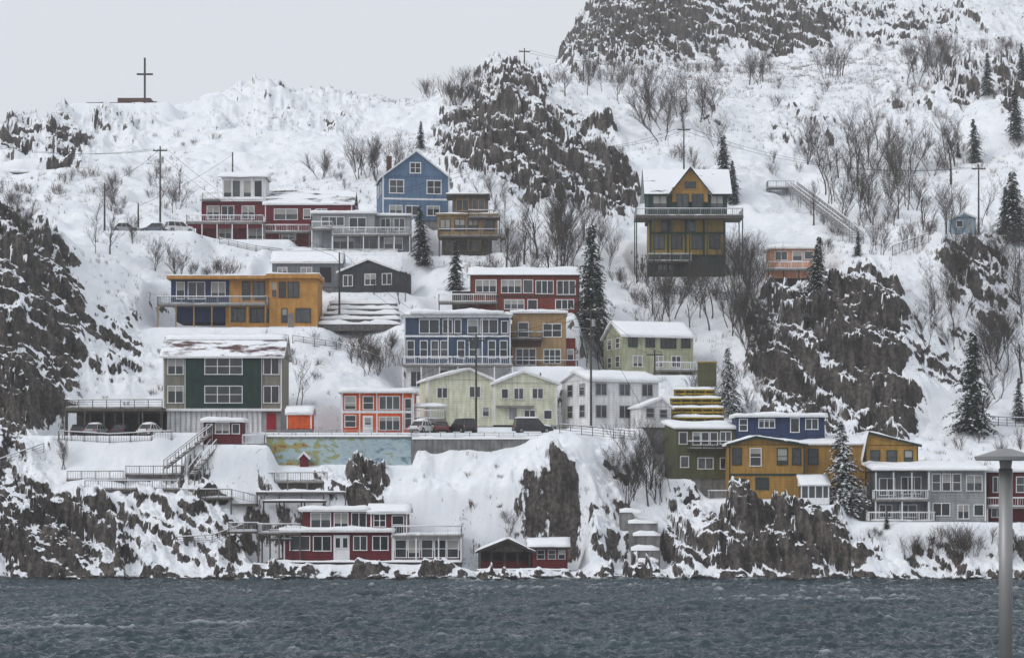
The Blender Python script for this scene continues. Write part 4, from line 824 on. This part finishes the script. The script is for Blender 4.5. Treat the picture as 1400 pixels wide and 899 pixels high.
# ------------------------------------------------------------ CARS
def car(name,px,d,ang,col,L_=4.5,H=1.5,suv=False,snow=False,z=None):
    x=(px-700)/F*d;z=hz(x,d) if z is None else z
    s=MB(name,(x,d,z+.02),math.radians(ang));paint=mk('car_paint_%d_%d_%d'%tuple(int(c*255) for c in col),col,rough=.3,var=.1,spec=.6,stain=.08);l=L_/2;w=.9;hb=.95 if suv else .85
    prof=[(-l,.35),(-l,.72),(-l+.12,hb),(-l+.9,hb+.05),(l-1.3,hb+.02),(l-.25,hb-.16),(l,.62),(l,.35),(l-.35,.24),(-l+.35,.24)]
    v=[];rings=((-w,.94),(-w+.09,1.),(w-.09,1.),(w,.94));n=len(prof)
    for y,k in rings:
        for a,c in prof:v.append((a*k if k<1 else a,y,.6+(c-.6)*k))
    f=[(r*n+i,r*n+(i+1)%n,(r+1)*n+(i+1)%n,(r+1)*n+i) for r in range(3) for i in range(n)]+[tuple(range(n))[::-1],tuple(range(3*n,4*n))];s.add('body',paint,v,f)
    xb=-l+(.15 if suv else .6);xf=l-1.15;xbt=xb+(.25 if suv else .6);xft=xf-.75
    def fr(x0,x1,x2,x3,z0,z1,w0,w1,part,mat):
        vv=[(x0,-w0,z0),(x1,-w0,z0),(x1,w0,z0),(x0,w0,z0),(x2,-w1,z1),(x3,-w1,z1),(x3,w1,z1),(x2,w1,z1)];s.add(part,mat,vv,[(0,3,2,1),(4,5,6,7),(0,1,5,4),(1,2,6,5),(2,3,7,6),(3,0,4,7)])
    fr(xb,xf,xbt,xft,hb,H-.06,.82,.66,'windows',GL[0]);fr(xbt-.06,xft+.06,xbt+.05,xft-.08,H-.07,H,.68,.6,'roof',paint)
    for t in(0,.36,.68,1):
        xa=xb+(xf-xb)*t;xc=xbt+(xft-xbt)*t
        for sg in(-1,1):s.tube('pillar',paint,(xa,sg*.83,hb),(xc,sg*.67,H-.04),.045,n=4)
    for xx in(-l+.85,l-.85):
        for sg in(-1,1):
            s.tube('wheel',TIRE,(xx,sg*.7,.33),(xx,sg*.92,.33),.34,n=16);s.tube('hub',METAL,(xx,sg*.92,.33),(xx,sg*.935,.33),.2,n=10)
    for sg in(-1,1):
        s.cube('headlight',TRIM,l-.12,l+.01,sg*.6-.18,sg*.6+.18,.6,.74);s.cube('tail_light',REDD,-l-.01,-l+.1,sg*.68-.1,sg*.68+.1,.65,.85);s.cube('mirror',paint,xf-.35,xf-.15,sg*.95-.08,sg*.95+.08,hb+.03,hb+.17)
    s.cube('bumper',TIRE,l-.05,l+.05,-.7,.7,.3,.44);s.cube('bumper',TIRE,-l-.05,-l+.05,-.7,.7,.3,.44)
    if snow:
        s.slab('snow',SNOW,[(xbt,-.62,H),(xft,-.62,H),(xft,.62,H),(xbt,.62,H)],.2,cell=.3,jit=.04);s.slab('snow',SNOW,[(xf+.1,-.75,hb+.0),(l-.3,-.75,hb-.15),(l-.3,.75,hb-.15),(xf+.1,.75,hb)],.16,cell=.3,jit=.04)
    s.build()
BLK=(.02,.02,.024);WH=(.7,.7,.7);SIL=(.3,.31,.32)
car('parked_suv',728,272.5,12,BLK,4.9,1.85,True,True);car('parked_car',578,271.8,60,WH,4.3,1.5,False,True);car('parked_suv',632,272.5,118,BLK,4.7,1.8,True);car('parked_car',603,273.5,95,(.15,.03,.03),4.2,1.5)
car('parked_car',132,274,75,SIL,4.3,1.5,False,True);car('parked_car',168,275,80,BLK,4.4,1.5);car('parked_car',206,274,70,WH,4.4,1.5,False,True);car('parked_car',108,276,95,BLK,4.2,1.5)
car('parked_car',172,341,8,SIL,4.5,1.5,False,True);car('parked_car',212,341,172,(.1,.12,.16),4.4,1.5,False,True);car('parked_suv',245,341,30,WH,4.6,1.7,True,True);car('parked_truck',42,340,5,(.08,.09,.1),5.2,1.9,True,True)

# ------------------------------------------------------------ foreground lamp post on quay
s=MB('lamp_post',((1375-700)/F*20,20,8.2))
zt=lambda py:CZ+(HZ-py)/F*20-8.2
s.tube('pole',METAL,(0,0,0),(0,0,zt(640)),.062,n=20,smooth=True);s.tube('collar',METAL,(0,0,zt(641)),(0,0,zt(628)),.05,.06,n=20)
s.tube('lamp_head',GTRIM,(0,0,zt(629)),(0,0,zt(624)),.27,.285,n=28);s.tube('cap',METAL,(0,0,zt(624)),(0,0,zt(613)),.285,.05,n=28);s.tube('base',METAL,(0,0,0),(0,0,.05),.14,n=16);s.build()
s=MB('concrete_quay');s.cube('concrete_quay',CONC,-60,60,-40,21.5,-7,8.2);s.build()

# ------------------------------------------------------------ SNOW HAZE (thin real volume over the far shore)
s=MB('snow_haze');vm=bpy.data.materials.new('haze_volume');vm.use_nodes=True;nt=vm.node_tree;nt.nodes.remove(nt.nodes['Principled BSDF'])
vs=nt.nodes.new('ShaderNodeVolumeScatter');vs.inputs['Density'].default_value=.00032;vs.inputs['Color'].default_value=(.97,.98,1,1);vs.inputs['Anisotropy'].default_value=0
nt.links.new(vs.outputs[0],nt.nodes['Material Output'].inputs['Volume']);s.cube('snow_haze',vm,-420,420,60,720,-5,300);s.build()

# ------------------------------------------------------------ CAMERA / LIGHT
cam=bpy.data.cameras.new('camera');co=bpy.data.objects.new('camera',cam);scene.collection.objects.link(co);co.location=(0,0,CZ);co.rotation_euler=(math.radians(90),0,0)
cam.sensor_width=36;cam.lens=36*F/1400;cam.shift_y=(HZ-449.5)/1400;cam.clip_end=3000;cam.clip_start=.5;scene.camera=co
w=bpy.data.worlds.new('World');scene.world=w;w.use_nodes=True;nt=w.node_tree;N=nt.nodes;L=nt.links;bg=N['Background']
sky=N.new('ShaderNodeTexSky');sky.sky_type='NISHITA';sky.sun_disc=False;sky.sun_elevation=math.radians(38);sky.sun_rotation=math.radians(235);sky.dust_density=4;sky.air_density=1
hs=N.new('ShaderNodeHueSaturation');hs.inputs['Saturation'].default_value=.12;L.new(sky.outputs[0],hs.inputs['Color']);L.new(hs.outputs[0],bg.inputs['Color']);bg.inputs['Strength'].default_value=.03
b2=N.new('ShaderNodeBackground');b2.inputs['Color'].default_value=(.72,.76,.825,1);b2.inputs['Strength'].default_value=.92
ad=N.new('ShaderNodeAddShader');L.new(bg.outputs[0],ad.inputs[0]);L.new(b2.outputs[0],ad.inputs[1]);L.new(ad.outputs[0],N['World Output'].inputs['Surface'])
sl=bpy.data.lights.new('sun','SUN');sl.energy=1.0;sl.angle=math.radians(18);sl.color=(1,.985,.96);so=bpy.data.objects.new('sun',sl);scene.collection.objects.link(so)
so.rotation_euler=(math.radians(54),0,math.radians(-58))
scene.view_settings.view_transform='Standard';scene.view_settings.look='None';scene.view_settings.exposure=0
